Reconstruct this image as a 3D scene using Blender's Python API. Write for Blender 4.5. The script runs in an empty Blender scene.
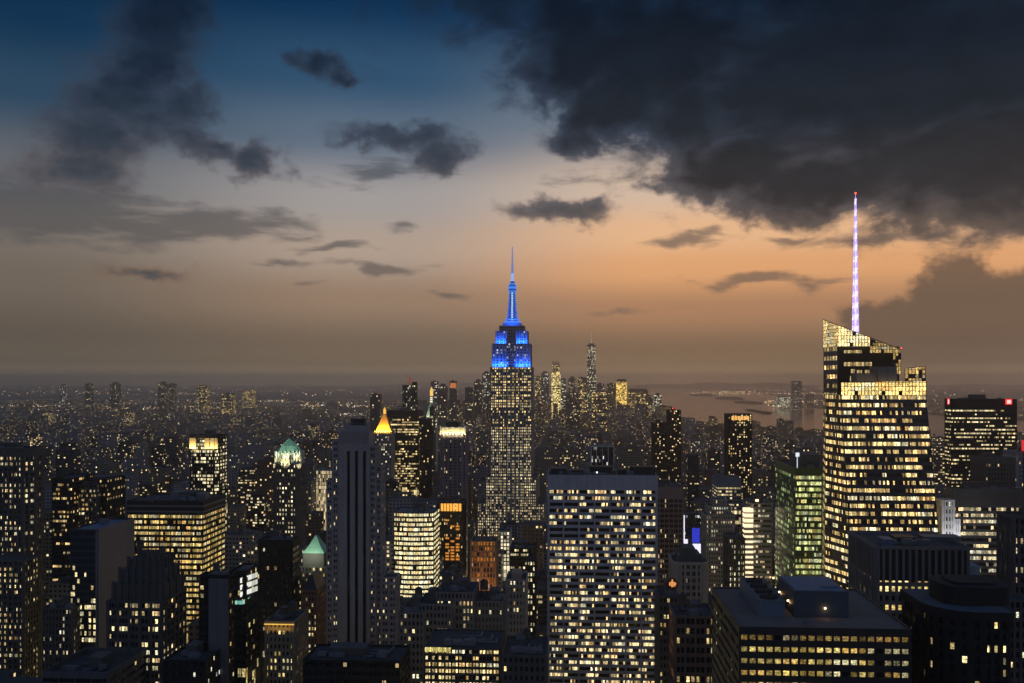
import bpy, bmesh, math, random
from mathutils import Vector
R = random.Random(7)
scene = bpy.context.scene
COL = scene.collection
# ------------------------------------------------------------------ camera
F, EYE, CX, HC = 950.0, 380.0, 512.0, 260.0
YAW = math.atan(58 / 950.0)
SA, CA = math.sin(YAW), math.cos(YAW)
cam_d = bpy.data.cameras.new("camera")
cam_d.sensor_width = 36.0
cam_d.lens = F / 1024 * 36.0
cam_d.shift_y = (EYE - 341.5) / 1024
cam_d.clip_start = 1.0
cam_d.clip_end = 200000.0
cam = bpy.data.objects.new("camera", cam_d)
COL.objects.link(cam)
cam.location = (0, 0, HC)
cam.rotation_euler = (math.radians(90), 0, YAW)
scene.camera = cam
# ------------------------------------------------------------------ render
scene.view_settings.view_transform = 'Standard'
scene.view_settings.look = 'None'
scene.view_settings.gamma = 1.0
scene.view_settings.exposure = 0.0
scene.view_settings.use_curve_mapping = False
cy = scene.cycles
cy.max_bounces = 4
cy.diffuse_bounces = 2
cy.glossy_bounces = 2
cy.transmission_bounces = 1
cy.volume_bounces = 3
cy.use_adaptive_sampling = False
cy.use_denoising = True
try:
    cy.denoiser = 'OPENIMAGEDENOISE'
    cy.denoising_input_passes = 'RGB_ALBEDO_NORMAL'
except Exception:
    pass
cy.sample_clamp_indirect = 2.0
cy.caustics_reflective = False
cy.caustics_refractive = False
try:
    cy.use_light_tree = True
except Exception:
    pass


def srgb(r, g, b):
    f = lambda c: (c / 255 / 12.92) if c / 255 <= 0.04045 else ((c / 255 + 0.055) / 1.055) ** 2.4
    return (f(r), f(g), f(b))


class N:
    """small node helper"""
    def __init__(s, nt):
        s.nt = nt

    def new(s, t, **k):
        n = s.nt.nodes.new(t)
        for a, b in k.items():
            setattr(n, a, b)
        return n

    def put(s, sock, v):
        if isinstance(v, bpy.types.NodeSocket):
            s.nt.links.new(v, sock)
        elif isinstance(v, (tuple, list)) and len(v) == 3 and sock.type == 'RGBA':
            sock.default_value = (*v, 1)
        else:
            sock.default_value = v

    def m(s, op, a, b=0.0, c=0.0, clamp=False):
        n = s.new('ShaderNodeMath', operation=op, use_clamp=clamp)
        s.put(n.inputs[0], a)
        s.put(n.inputs[1], b)
        s.put(n.inputs[2], c)
        return n.outputs[0]

    def mix(s, f, a, b):
        n = s.new('ShaderNodeMix', data_type='RGBA')
        s.put(n.inputs['Factor'], f)
        s.put(n.inputs[6], a)
        s.put(n.inputs[7], b)
        return n.outputs[2]

    def scale(s, c, k):
        n = s.new('ShaderNodeVectorMath', operation='SCALE')
        s.put(n.inputs[0], c)
        s.put(n.inputs['Scale'], k)
        return n.outputs[0]

    def xyz(s, x, y, z=0.0):
        n = s.new('ShaderNodeCombineXYZ')
        s.put(n.inputs[0], x)
        s.put(n.inputs[1], y)
        s.put(n.inputs[2], z)
        return n.outputs[0]

    def sep(s, v):
        n = s.new('ShaderNodeSeparateXYZ')
        s.put(n.inputs[0], v)
        return n.outputs

    def noise(s, v, scale, detail=4.0, rough=0.55, dist=0.0):
        n = s.new('ShaderNodeTexNoise')
        s.put(n.inputs['Vector'], v)
        n.inputs['Scale'].default_value = scale
        n.inputs['Detail'].default_value = detail
        n.inputs['Roughness'].default_value = rough
        n.inputs['Distortion'].default_value = dist
        return n.outputs[0]

    def white(s, v):
        n = s.new('ShaderNodeTexWhiteNoise', noise_dimensions='3D')
        s.put(n.inputs['Vector'], v)
        return n.outputs[0], n.outputs[1]

    def smooth(s, v, a, b):
        n = s.new('ShaderNodeMapRange', interpolation_type='SMOOTHSTEP')
        s.put(n.inputs[0], v)
        n.inputs[1].default_value = a
        n.inputs[2].default_value = b
        return n.outputs[0]

    def ramp(s, f, pts, interp='EASE'):
        n = s.new('ShaderNodeValToRGB')
        cr = n.color_ramp
        cr.interpolation = interp
        while len(cr.elements) < len(pts):
            cr.elements.new(0.5)
        for e, (p, c) in zip(cr.elements, pts):
            e.position = p
        for i, (p, c) in enumerate(pts):
            cr.elements[i].position = p
            cr.elements[i].color = (*c, 1)
        s.put(n.inputs[0], f)
        return n.outputs[0]


# ------------------------------------------------------------------ sky
world = bpy.data.worlds.new("World")
scene.world = world
world.use_nodes = True
wt = world.node_tree
wt.nodes.clear()
n = N(wt)
tc = n.new('ShaderNodeTexCoord')
X, Y, Z = n.sep(tc.outputs['Generated'])[:3]
# azimuth relative to the avenue the view follows, elevation above the horizon
xr = n.m('ADD', n.m('MULTIPLY', X, CA), n.m('MULTIPLY', Y, SA))
yr = n.m('SUBTRACT', n.m('MULTIPLY', Y, CA), n.m('MULTIPLY', X, SA))
az = n.m('ARCTAN2', xr, yr)
hor = n.m('SQRT', n.m('ADD', n.m('MULTIPLY', X, X), n.m('MULTIPLY', Y, Y)))
el = n.m('ARCTAN2', Z, hor)


def ae(px, py):
    k = (px - CX) / F
    return math.atan(k), math.atan((EYE - py) / F * math.cos(math.atan(k)))


def elp(py):
    return math.atan((EYE - py) / F)


# ramp coordinate: elevation 0..0.5 rad
e01 = n.m('MULTIPLY', el, 2.0, clamp=True)


def skyramp(rows):
    pts = [(min(1, max(0, elp(py) * 2)), srgb(*c)) for py, c in rows]
    return sorted(pts, key=lambda p: p[0])


rl = n.ramp(e01, skyramp([(381, (196, 170, 132)), (373, (140, 122, 98)), (362, (108, 96, 80)), (340, (100, 89, 77)), (290, (116, 104, 92)), (240, (126, 117, 109)),
                          (190, (100, 104, 110)), (120, (44, 72, 96)), (50, (14, 50, 80)), (0, (4, 34, 62)), (-160, (3, 22, 44))]))
rm = n.ramp(e01, skyramp([(381, (216, 184, 138)), (373, (158, 136, 104)), (362, (124, 106, 84)), (345, (120, 102, 84)), (300, (154, 128, 106)), (250, (180, 160, 144)),
                          (200, (164, 158, 156)), (140, (96, 112, 130)), (80, (48, 82, 112)), (0, (8, 48, 84)), (-160, (3, 22, 46))]))
rr = n.ramp(e01, skyramp([(381, (230, 192, 140)), (373, (170, 142, 106)), (362, (138, 114, 86)), (350, (132, 106, 82)), (310, (178, 132, 98)), (270, (230, 168, 116)),
                          (235, (236, 186, 142)), (190, (214, 188, 166)), (120, (120, 130, 142)), (0, (20, 52, 84)), (-160, (3, 22, 46))]))
azd = n.m('MULTIPLY', az, 57.2958)
c1 = n.mix(n.smooth(azd, -27, -9), rl, rm)
c2 = n.mix(n.smooth(azd, -7, 9), c1, rr)
# behind the viewer the east is plain dusk blue
back = n.ramp(e01, [(0, srgb(132, 126, 130)), (0.3, srgb(110, 120, 142)), (1.0, srgb(74, 94, 126))])
c3 = n.mix(n.smooth(n.m('ABSOLUTE', azd), 50, 100), c2, back)
# clouds: soft masses placed by direction, broken up by turbulence
P = n.xyz(n.m('MULTIPLY', az, 9.5), n.m('MULTIPLY', el, 9.5), 3.1)
wz = n.noise(P, 1.6, 3, 0.55)
wx = n.noise(n.xyz(n.m('MULTIPLY', az, 9.5), n.m('MULTIPLY', el, 9.5), 9.7), 1.6, 3, 0.55)
azw = n.m('ADD', az, n.m('MULTIPLY', n.m('SUBTRACT', wx, 0.5), 0.055))
elw = n.m('ADD', el, n.m('MULTIPLY', n.m('SUBTRACT', wz, 0.5), 0.035))

azw0, elw0 = azw, elw
Pf = n.xyz(n.m('MULTIPLY', az, 9.5), n.m('MULTIPLY', el, 11.0), 14.2)
Pg = n.xyz(n.m('MULTIPLY', az, 9.5), n.m('MULTIPLY', el, 11.0), 23.9)
azw = n.m('ADD', azw, n.m('MULTIPLY', n.m('SUBTRACT', n.noise(Pf, 4.0, 8, 0.6), 0.5), 0.050))
elw = n.m('ADD', elw, n.m('MULTIPLY', n.m('SUBTRACT', n.noise(Pg, 4.0, 8, 0.6), 0.5), 0.034))


def blobs(lst, a=azw, e=elw):
    out = None
    for px, py, rx, ry, w in lst:
        a0, e0 = ae(px, py)
        rx_, ry_ = rx / F * math.cos(a0) ** 2, ry / F * math.cos(a0)
        dx = n.m('MULTIPLY', n.m('SUBTRACT', a, a0), 1 / rx_)
        dy = n.m('MULTIPLY', n.m('SUBTRACT', e, e0), 1 / ry_)
        d = n.m('SQRT', n.m('ADD', n.m('MULTIPLY', dx, dx), n.m('MULTIPLY', dy, dy)))
        v = n.m('MULTIPLY', n.m('SUBTRACT', 1.25, d), w)
        out = v if out is None else n.m('SMOOTH_MAX', out, v, 0.25)
    return out


Pw = n.xyz(n.m('MULTIPLY', az, 9.5), n.m('MULTIPLY', el, 16.0), 5.3)
fb = n.noise(Pw, 1.9, 9, 0.6, 0.35)
Ps = n.xyz(n.m('MULTIPLY', az, 9.5), n.m('MULTIPLY', el, 42.0), 1.3)
fs = n.noise(Ps, 1.6, 7, 0.6, 0.3)
big = blobs([(900, 70, 310, 132, 2.6), (1010, 150, 260, 84, 2.6), (742, 168, 84, 46, 2.4), (830, 182, 140, 40, 2.4), (622, 98, 68, 50, 2.4),
             (600, 108, 52, 44, 2.4), (575, 60, 52, 60, 2.2), (572, 25, 72, 50, 1.9), (500, -4, 66, 34, 1.2), (660, 50, 150, 82, 2.4), (690, 120, 70, 46, 2.2), (800, -200, 600, 180, 2.0), (560, 95, 20, 30, 1.4)])
left = blobs([(162, 20, 50, 52, 2.1), (150, 62, 46, 34, 2.0), (128, 94, 56, 36, 2.1), (182, 104, 32, 26, 1.8), (98, 136, 50, 32, 2.0), (76, 172, 58, 22, 1.8), (190, 140, 34, 14, 1.5), (222, 150, 26, 12, 1.5),
              (255, 163, 26, 18, 1.9), (150, 122, 42, 24, 1.8), (318, 62, 26, 9, 1.5), (340, 74, 16, 8, 1.5), (400, 138, 58, 15, 1.7), (440, 152, 24, 16, 1.6), (365, 142, 34, 9, 1.4),
              (562, 212, 46, 12, 1.7), (592, 206, 24, 9, 1.4), (152, 272, 42, 8, 1.7), (655, 186, 22, 8, 1.2)])
thin = blobs([(30, 212, 210, 36, 1.25), (215, 222, 110, 22, 1.15), (385, 172, 70, 18, 0.8), (335, 248, 50, 5, 0.9),
              (385, 267, 52, 8, 0.9), (282, 265, 34, 6, 0.8), (685, 241, 46, 8, 1.0), (790, 238, 36, 5, 0.9),
              (450, 292, 34, 4, 0.8), (315, 286, 26, 4, 0.6), (650, 312, 60, 4, 0.6), (760, 282, 95, 9, 0.9), (405, 226, 22, 6, 0.6),
              (600, 180, 60, 14, 0.45), (900, 240, 150, 8, 0.7), (960, 200, 40, 8, 0.5)], azw0, elw0)
cum = blobs([(955, 300, 50, 46, 1.3), (1012, 318, 62, 46, 1.2), (885, 322, 55, 24, 1.0),
             (990, 345, 150, 40, 1.2), (1120, 320, 120, 60, 1.2)], n.m('ADD', az, n.m('MULTIPLY', n.m('SUBTRACT', fb, 0.5), 0.05)), n.m('ADD', el, n.m('MULTIPLY', n.m('SUBTRACT', fb, 0.5), 0.03)))
fbc = n.m('SUBTRACT', fb, 0.5)
fb2 = n.noise(n.xyz(n.m('MULTIPLY', az, 9.5), n.m('MULTIPLY', el, 9.5), 2.2), 4.2, 7, 0.62)
m_cum = n.smooth(n.m('ADD', cum, n.m('ADD', n.m('MULTIPLY', fbc, 0.5), n.m('MULTIPLY', n.m('SUBTRACT', fb2, 0.5), 1.5))), 0.10, 0.62)
m_thin = n.smooth(n.m('ADD', thin, n.m('MULTIPLY', n.m('SUBTRACT', fs, 0.5), 2.6)), 0.15, 1.0)
v_left = n.m('ADD', left, n.m('MULTIPLY', fbc, 2.5))
m_left = n.smooth(v_left, -0.35, 1.0)
v_big = n.m('ADD', big, n.m('MULTIPLY', fbc, 3.0))
m_big = n.smooth(v_big, -0.05, 0.95)
edgecol = n.ramp(e01, skyramp([(300, (128, 106, 90)), (240, (108, 94, 86)), (200, (92, 88, 92)), (120, (54, 66, 84)), (0, (22, 44, 68))]))
cumcol = n.ramp(e01, skyramp([(381, (220, 184, 136)), (373, (156, 130, 100)), (362, (112, 94, 78)), (340, (104, 86, 72)), (300, (96, 82, 70)), (250, (84, 75, 70))]))
c4 = n.mix(n.m('MULTIPLY', m_cum, 0.86), c3, cumcol)
thincol = n.ramp(e01, skyramp([(381, (90, 80, 74)), (300, (98, 90, 84)), (240, (80, 80, 82)), (170, (66, 74, 84)), (60, (28, 44, 64))]))
c5 = n.mix(n.m('MULTIPLY', m_thin, 0.72), c4, thincol)
leftcol = n.ramp(e01, skyramp([(300, (82, 80, 80)), (265, (80, 80, 82)), (210, (62, 68, 76)), (150, (44, 54, 68)), (80, (26, 38, 56)), (0, (14, 28, 48))]))
fd = n.noise(Pw, 4.5, 6, 0.6)
leftc = n.mix(n.smooth(v_left, 0.3, 2.0), edgecol, n.scale(leftcol, n.m('ADD', 0.45, n.m('MULTIPLY', fd, 1.0))))
c6 = n.mix(n.m('MULTIPLY', m_left, 0.93), c5, leftc)
bigcol = n.ramp(e01, skyramp([(300, (70, 62, 58)), (250, (58, 56, 58)), (225, (42, 44, 50)), (180, (30, 35, 42)), (120, (24, 32, 42)), (60, (17, 27, 40)), (0, (10, 20, 34)), (-160, (8, 16, 30))]))
fl = n.noise(n.xyz(n.m('MULTIPLY', az, 5), n.m('MULTIPLY', el, 12), 4.0), 1.5, 5, 0.5)
fl2 = n.noise(Pw, 2.6, 7, 0.6, 0.4)
bigc = n.mix(n.smooth(v_big, 0.2, 2.2), edgecol, n.scale(bigcol, n.m('ADD', 0.15, n.m('ADD', n.m('MULTIPLY', fl, 0.8), n.m('MULTIPLY', fl2, 0.9)))))
c7 = n.mix(n.m('MULTIPLY', m_big, 0.98), c6, bigc)
# open blue dusk overhead, above the clouds seen in front
c7 = n.mix(n.smooth(el, 0.62, 1.1), c7, srgb(70, 98, 140))
# a touch of the physical twilight sky everywhere
nsk = n.new('ShaderNodeTexSky', sky_type='NISHITA', sun_disc=False)
nsk.sun_elevation = math.radians(0.5)
nsk.sun_rotation = math.radians(40)
c8 = n.new('ShaderNodeVectorMath', operation='ADD')
n.put(c8.inputs[0], c7)
n.put(c8.inputs[1], n.scale(nsk.outputs[0], 0.0008))
below = n.m('LESS_THAN', el, -0.01)
cfin = n.mix(below, c8.outputs[0], srgb(70, 64, 62))
bg = n.new('ShaderNodeBackground')
n.put(bg.inputs[0], cfin)
bg.inputs[1].default_value = 1.0
wo = n.new('ShaderNodeOutputWorld')
wt.links.new(bg.outputs[0], wo.inputs[0])
world.cycles.sampling_method = 'MANUAL'
world.cycles.sample_map_resolution = 512
# the sun has set: only a faint broad afterglow from the west
sun_d = bpy.data.lights.new("afterglow_sun", 'SUN')
sun_d.energy = 0.05
sun_d.angle = math.radians(20)
sun_d.color = (1.0, 0.7, 0.5)
sun = bpy.data.objects.new("afterglow_sun", sun_d)
COL.objects.link(sun)
sun.rotation_euler = (math.radians(86), 0, math.radians(-40 + 180))

# ------------------------------------------------------------------ placing helpers
def FT(px, Yw):                       # depth along the view for a pixel column on plane y = Yw
    k = (px - CX) / F
    return Yw / (CA + k * SA)


def FX(px, Yw):
    k = (px - CX) / F
    return (-SA + k * CA) * FT(px, Yw)


def FZ(px, py, Yw):
    return HC + (EYE - py) / F * FT(px, Yw)


def GP(px, py):                       # ground point seen at a pixel
    t = HC * F / (py - EYE)
    k = (px - CX) / F
    return (t * (-SA + k * CA), t * (CA + k * SA))


# ------------------------------------------------------------------ materials
MATS = {}


def mat_plain(name, col, rough=0.85, metal=0.0, noise=0.35, nscale=0.15):
    if name in MATS:
        return MATS[name]
    m = bpy.data.materials.new(name)
    m.use_nodes = True
    nt = m.node_tree
    k = N(nt)
    b = nt.nodes['Principled BSDF']
    tcn = k.new('ShaderNodeTexCoord')
    f = k.noise(tcn.outputs['Object'], nscale, 6, 0.65)
    g = k.noise(tcn.outputs['Object'], nscale * 9, 3, 0.6)
    f2 = k.m('ADD', k.m('MULTIPLY', f, 0.7), k.m('MULTIPLY', g, 0.3))
    mp = k.new('ShaderNodeMapping')
    mp.inputs['Scale'].default_value = (1.0, 1.0, 0.06)
    nt.links.new(tcn.outputs['Object'], mp.inputs[0])
    st_ = k.noise(mp.outputs[0], 0.5, 4, 0.6)
    c = k.scale(col, k.m('MULTIPLY', k.m('ADD', 1 - noise, k.m('MULTIPLY', f2, 2 * noise)), k.m('ADD', 0.72, k.m('MULTIPLY', st_, 0.56))))
    k.put(b.inputs['Base Color'], c)
    b.inputs['Roughness'].default_value = rough
    b.inputs['Metallic'].default_value = metal
    MATS[name] = m
    return m


def mat_emit(name, col, strength):
    if name in MATS:
        return MATS[name]
    m = bpy.data.materials.new(name)
    m.use_nodes = True
    b = m.node_tree.nodes['Principled BSDF']
    b.inputs['Base Color'].default_value = (*[min(1, c * 0.5) for c in col], 1)
    k = N(m.node_tree)
    tcn = k.new('ShaderNodeTexCoord')
    k.put(b.inputs['Emission Color'], k.scale(col, k.m('ADD', 0.45, k.m('MULTIPLY', k.noise(tcn.outputs['Object'], 0.9, 3, 0.6), 1.1))))
    b.inputs['Emission Strength'].default_value = strength
    m.cycles.emission_sampling = 'NONE'
    MATS[name] = m
    return m


WARM, PALE = (1.0, 0.64, 0.22), (1.0, 0.83, 0.48)


def mat_win(wall=(0.1, 0.1, 0.11), lit=0.3, ww=0.5, wh=0.55, a=WARM, b=PALE, st=1.0, cl=0.5, row=0.5, glass=(0.012, 0.014, 0.018), near=False, run=4.0, vary=1.0):
    """window wall: uv counts bays across and storeys up; lit rooms give off light"""
    if b[2] < .9:
        a, b = (a[0], a[1] * .94, a[2] * .78), (b[0], b[1] * .95, b[2] * .80)
    if near:
        st = st * 1.25
    key = ('win', wall, lit, ww, wh, a, b, st, cl, row, glass, near, run, vary)
    if key in MATS:
        return MATS[key]
    m = bpy.data.materials.new('window_wall')
    m.use_nodes = True
    nt = m.node_tree
    k = N(nt)
    bs = nt.nodes['Principled BSDF']
    uv = k.new('ShaderNodeUVMap')
    u, v, _ = k.sep(uv.outputs[0])[:3]
    cu, cv = k.m('FLOOR', u), k.m('FLOOR', v)
    fu, fv = k.m('SUBTRACT', u, cu), k.m('SUBTRACT', v, cv)
    r1, r1c = k.white(k.xyz(cu, cv, 1.5))
    r2, _c = k.white(k.xyz(k.m('FLOOR', k.m('ADD', k.m('DIVIDE', cu, run), k.m('MULTIPLY', cv, 0.37))), cv, 7.5))
    r3, r3c = k.white(k.xyz(k.m('FLOOR', k.m('DIVIDE', cu, 61.0)), cv, 3.5))
    p = k.m('ADD', lit, k.m('ADD', k.m('MULTIPLY', k.m('SUBTRACT', r2, 0.5), cl), k.m('MULTIPLY', k.m('SUBTRACT', r3, 0.5), row)))
    on = k.m('LESS_THAN', r1, p)
    q = k.sep(r1c)
    q3 = k.sep(r3c)
    mu = k.m('LESS_THAN', k.m('ABSOLUTE', k.m('SUBTRACT', fu, 0.5)), ww / 2)
    mv = k.m('LESS_THAN', k.m('ABSOLUTE', k.m('SUBTRACT', fv, 0.5)), wh / 2)
    mask = k.m('MULTIPLY', mu, mv)
    br = k.m('ADD', 1 - 0.75 * vary, k.m('MULTIPLY', k.m('MULTIPLY', q[1], q[1]), 1.25 * vary))
    if near:
        # rooms: noise put into the glow for ceiling lights, blinds, desks and shelves
        nz = k.noise(k.xyz(k.m('MULTIPLY', u, 3.2), k.m('MULTIPLY', v, 6.0), 2.0), 1.7, 4, 0.7)
        room = k.smooth(nz, 0.41, 0.59)
        lampz = k.smooth(k.noise(k.xyz(k.m('MULTIPLY', u, 2.1), k.m('MULTIPLY', v, 2.3), 8.0), 2.3, 3, 0.6), 0.45, 0.7)
        sb, _s = k.white(k.xyz(k.m('FLOOR', k.m('MULTIPLY', u, 3.0)), k.m('FLOOR', k.m('MULTIPLY', v, 3.0)), 4.5))
        br = k.m('MULTIPLY', br, k.m('ADD', 0.45, k.m('MULTIPLY', sb, 0.95)))
        br = k.m('MULTIPLY', br, k.m('ADD', 0.12, k.m('ADD', k.m('MULTIPLY', room, 0.85), k.m('MULTIPLY', lampz, 0.5))))
    q2 = k.sep(_c)
    tone = k.m('ADD', k.m('MULTIPLY', q[2], 0.22), k.m('ADD', k.m('MULTIPLY', q2[0], 0.48), k.m('MULTIPLY', q3[0], 0.3)))
    br = k.m('MULTIPLY', br, k.m('ADD', 0.65, k.m('MULTIPLY', q2[1], 0.7)))
    col = k.mix(tone, a, b)
    if near and b[2] < .9 and b[0] > .85:
        # a few suites have amber lamps, a few cooler tubes
        col = k.mix(k.m('MULTIPLY', k.m('GREATER_THAN', q2[2], 0.86), 0.38), col, (1.0, 0.42, 0.10))
        col = k.mix(k.m('MULTIPLY', k.m('LESS_THAN', q2[2], 0.12), 0.35), col, (0.80, 0.95, 0.85))
    e = k.scale(col, k.m('MULTIPLY', k.m('MULTIPLY', on, mask), br))
    base = k.mix(mask, wall, glass)
    geo = k.new('ShaderNodeTexCoord')
    gr = k.noise(geo.outputs['Object'], 0.08, 5, 0.65)
    base = k.scale(base, k.m('ADD', 0.6, k.m('MULTIPLY', gr, 0.8)))
    k.put(bs.inputs['Base Color'], base)
    k.put(bs.inputs['Roughness'], k.m('SUBTRACT', 0.85, k.m('MULTIPLY', mask, 0.68)))
    k.put(bs.inputs['Emission Color'], e)
    bs.inputs['Emission Strength'].default_value = st
    m.cycles.emission_sampling = 'NONE'
    MATS[key] = m
    return m


ROOF = mat_plain('tar_roof', (0.046, 0.046, 0.05), 0.9, noise=0.75, nscale=0.22)
ROOFL = mat_plain('pale_roof', (0.13, 0.14, 0.16), 0.85)
DARK = mat_plain('dark_metal', (0.03, 0.032, 0.036), 0.5, 0.3)
STEEL = mat_plain('grey_metal', (0.16, 0.17, 0.19), 0.5, 0.4)
WOOD = mat_plain('tank_wood', (0.10, 0.075, 0.055), 0.9)
STONE = mat_plain('limestone', (0.30, 0.275, 0.25))
STONED = mat_plain('dark_stone', (0.085, 0.078, 0.074))
BRICK = mat_plain('brick', (0.17, 0.10, 0.07))
CONC = mat_plain('concrete', (0.30, 0.30, 0.32))
BLACK = mat_plain('black_cladding', (0.013, 0.012, 0.012), 0.8)
COPPER = mat_plain('green_copper', (0.24, 0.46, 0.34), 0.7)
GOLD = mat_plain('gilded_tile', (0.62, 0.40, 0.10), 0.55)


# ------------------------------------------------------------------ mesh collecting
class MB:
    def __init__(s):
        s.v, s.f, s.uv, s.mi = [], [], [], []

    def quad(s, pts, uvs=None, mi=0):
        i = len(s.v)
        s.v += [tuple(p) for p in pts]
        s.f.append(tuple(range(i, i + len(pts))))
        s.uv += list(uvs) if uvs else [(0.0, 0.0)] * len(pts)
        s.mi.append(mi)

    def box(s, x0, x1, y0, y1, z0, z1, mi=0, bottom=False, top=True):
        a, b, c, d = (x0, y0), (x1, y0), (x1, y1), (x0, y1)
        s.prism([a, b, c, d], z0, z1, mi=mi, bottom=bottom, top=top)

    def prism(s, poly, z0, z1, top_poly=None, mi=0, bottom=False, top=True, uvf=None, topmi=None):
        tp = top_poly or poly
        m_ = len(poly)
        for i in range(m_):
            j = (i + 1) % m_
            uvs = uvf(i) if uvf else None
            s.quad([(*poly[i], z0), (*poly[j], z0), (*tp[j], z1), (*tp[i], z1)], uvs, mi)
        if top:
            s.quad([(*p, z1) for p in tp], None, mi if topmi is None else topmi)
        if bottom:
            s.quad([(*p, z0) for p in reversed(poly)], None, mi)

    def cyl(s, cx, cy_, r0, r1, z0, z1, seg=12, mi=0, bottom=False):
        a = [(cx + r0 * math.cos(2 * math.pi * i / seg), cy_ + r0 * math.sin(2 * math.pi * i / seg)) for i in range(seg)]
        b = [(cx + r1 * math.cos(2 * math.pi * i / seg), cy_ + r1 * math.sin(2 * math.pi * i / seg)) for i in range(seg)]
        s.prism(a, z0, z1, b, mi, bottom, top=r1 > 0.01)

    def bar(s, p, q, w, mi=0):
        p, q = Vector(p), Vector(q)
        d = (q - p).normalized()
        up = Vector((0, 0, 1)) if abs(d.z) < 0.9 else Vector((0, 1, 0))
        a = d.cross(up).normalized() * w / 2
        b = d.cross(a).normalized() * w / 2
        c0 = [p + a + b, p - a + b, p - a - b, p + a - b]
        c1 = [q + a + b, q - a + b, q - a - b, q + a - b]
        for i in range(4):
            j = (i + 1) % 4
            s.quad([c0[i], c0[j], c1[j], c1[i]], None, mi)
        s.quad(c1, None, mi)
        s.quad(list(reversed(c0)), None, mi)

    def build(s, name, mats, parent=None, loc=None):
        me = bpy.data.meshes.new(name)
        o = Vector(loc) if loc else Vector((0, 0, 0))
        if parent is not None and not loc:
            o = PO[parent.name]
        me.from_pydata([(x - o.x, y - o.y, z - o.z) for x, y, z in s.v], [], s.f)
        uvl = me.uv_layers.new(name='UVMap')
        fl = [c for p in s.uv for c in p]
        if len(fl) == 2 * len(uvl.data):
            uvl.data.foreach_set('uv', fl)
        if not isinstance(mats, (list, tuple)):
            mats = [mats]
        for m_ in mats:
            me.materials.append(m_)
        me.polygons.foreach_set('material_index', s.mi)
        ob = bpy.data.objects.new(name, me)
        COL.objects.link(ob)
        if parent is not None:
            ob.parent = parent
            PO[ob.name] = PO[parent.name]
        else:
            ob.location = o
            PO[ob.name] = o
        return ob


PO = {}


def root(name, label, cat, loc, group=None):
    e = bpy.data.objects.new(name, None)
    COL.objects.link(e)
    e.location = loc
    PO[e.name] = Vector(loc)
    tag(e, label, cat, group)
    return e


def tag(o, label=None, cat=None, group=None, kind=None):
    if label:
        o['label'] = label
    if cat:
        o['category'] = cat
    if group:
        o['group'] = group
    if kind:
        o['kind'] = kind


def inset(poly, d):
    """move each edge of a convex CCW polygon inwards by d"""
    m_ = len(poly)
    out = []
    for i in range(m_):
        p0, p1, p2 = Vector(poly[i - 1]), Vector(poly[i]), Vector(poly[(i + 1) % m_])
        e1, e2 = (p1 - p0).normalized(), (p2 - p1).normalized()
        n1, n2 = Vector((-e1.y, e1.x)), Vector((-e2.y, e2.x))
        k = n1 + n2
        out.append(tuple(p1 + k * (d / max(0.2, 0.5 * k.length_squared)) ))
    return out


def lerp_poly(a, b, t):
    return [(p[0] + (q[0] - p[0]) * t, p[1] + (q[1] - p[1]) * t) for p, q in zip(a, b)]


LIGHTS = []


def lamp(name, kind, loc, energy, color, parent=None, rot=None, size=None, size_y=None, spot=None, target=None):
    d = bpy.data.lights.new(name, kind)
    d.energy = energy
    d.color = color
    if kind == 'AREA':
        d.shape = 'RECTANGLE'
        d.size = size
        d.size_y = size_y or size
    elif size:
        d.shadow_soft_size = size
    if spot:
        d.spot_size = math.radians(spot)
        d.spot_blend = 0.6
    o = bpy.data.objects.new(name, d)
    COL.objects.link(o)
    pl = PO[parent.name] if parent is not None else Vector((0, 0, 0))
    o.location = Vector(loc) - pl
    if target is not None:
        o.rotation_euler = (Vector(target) - Vector(loc)).to_track_quat('-Z', 'Y').to_euler()
    if parent is not None:
        o.parent = parent
    LIGHTS.append(o)
    return o


SEED = [11]
HERO = []          # (px0, px1, Y, bottom_py) used to keep the filler city from hiding the named towers


def edge_cells(poly, cell):
    out = []
    m_ = len(poly)
    for i in range(m_):
        a, b = Vector(poly[i]), Vector(poly[(i + 1) % m_])
        out.append(max(1, round((b - a).length / cell)))
    return out


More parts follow.
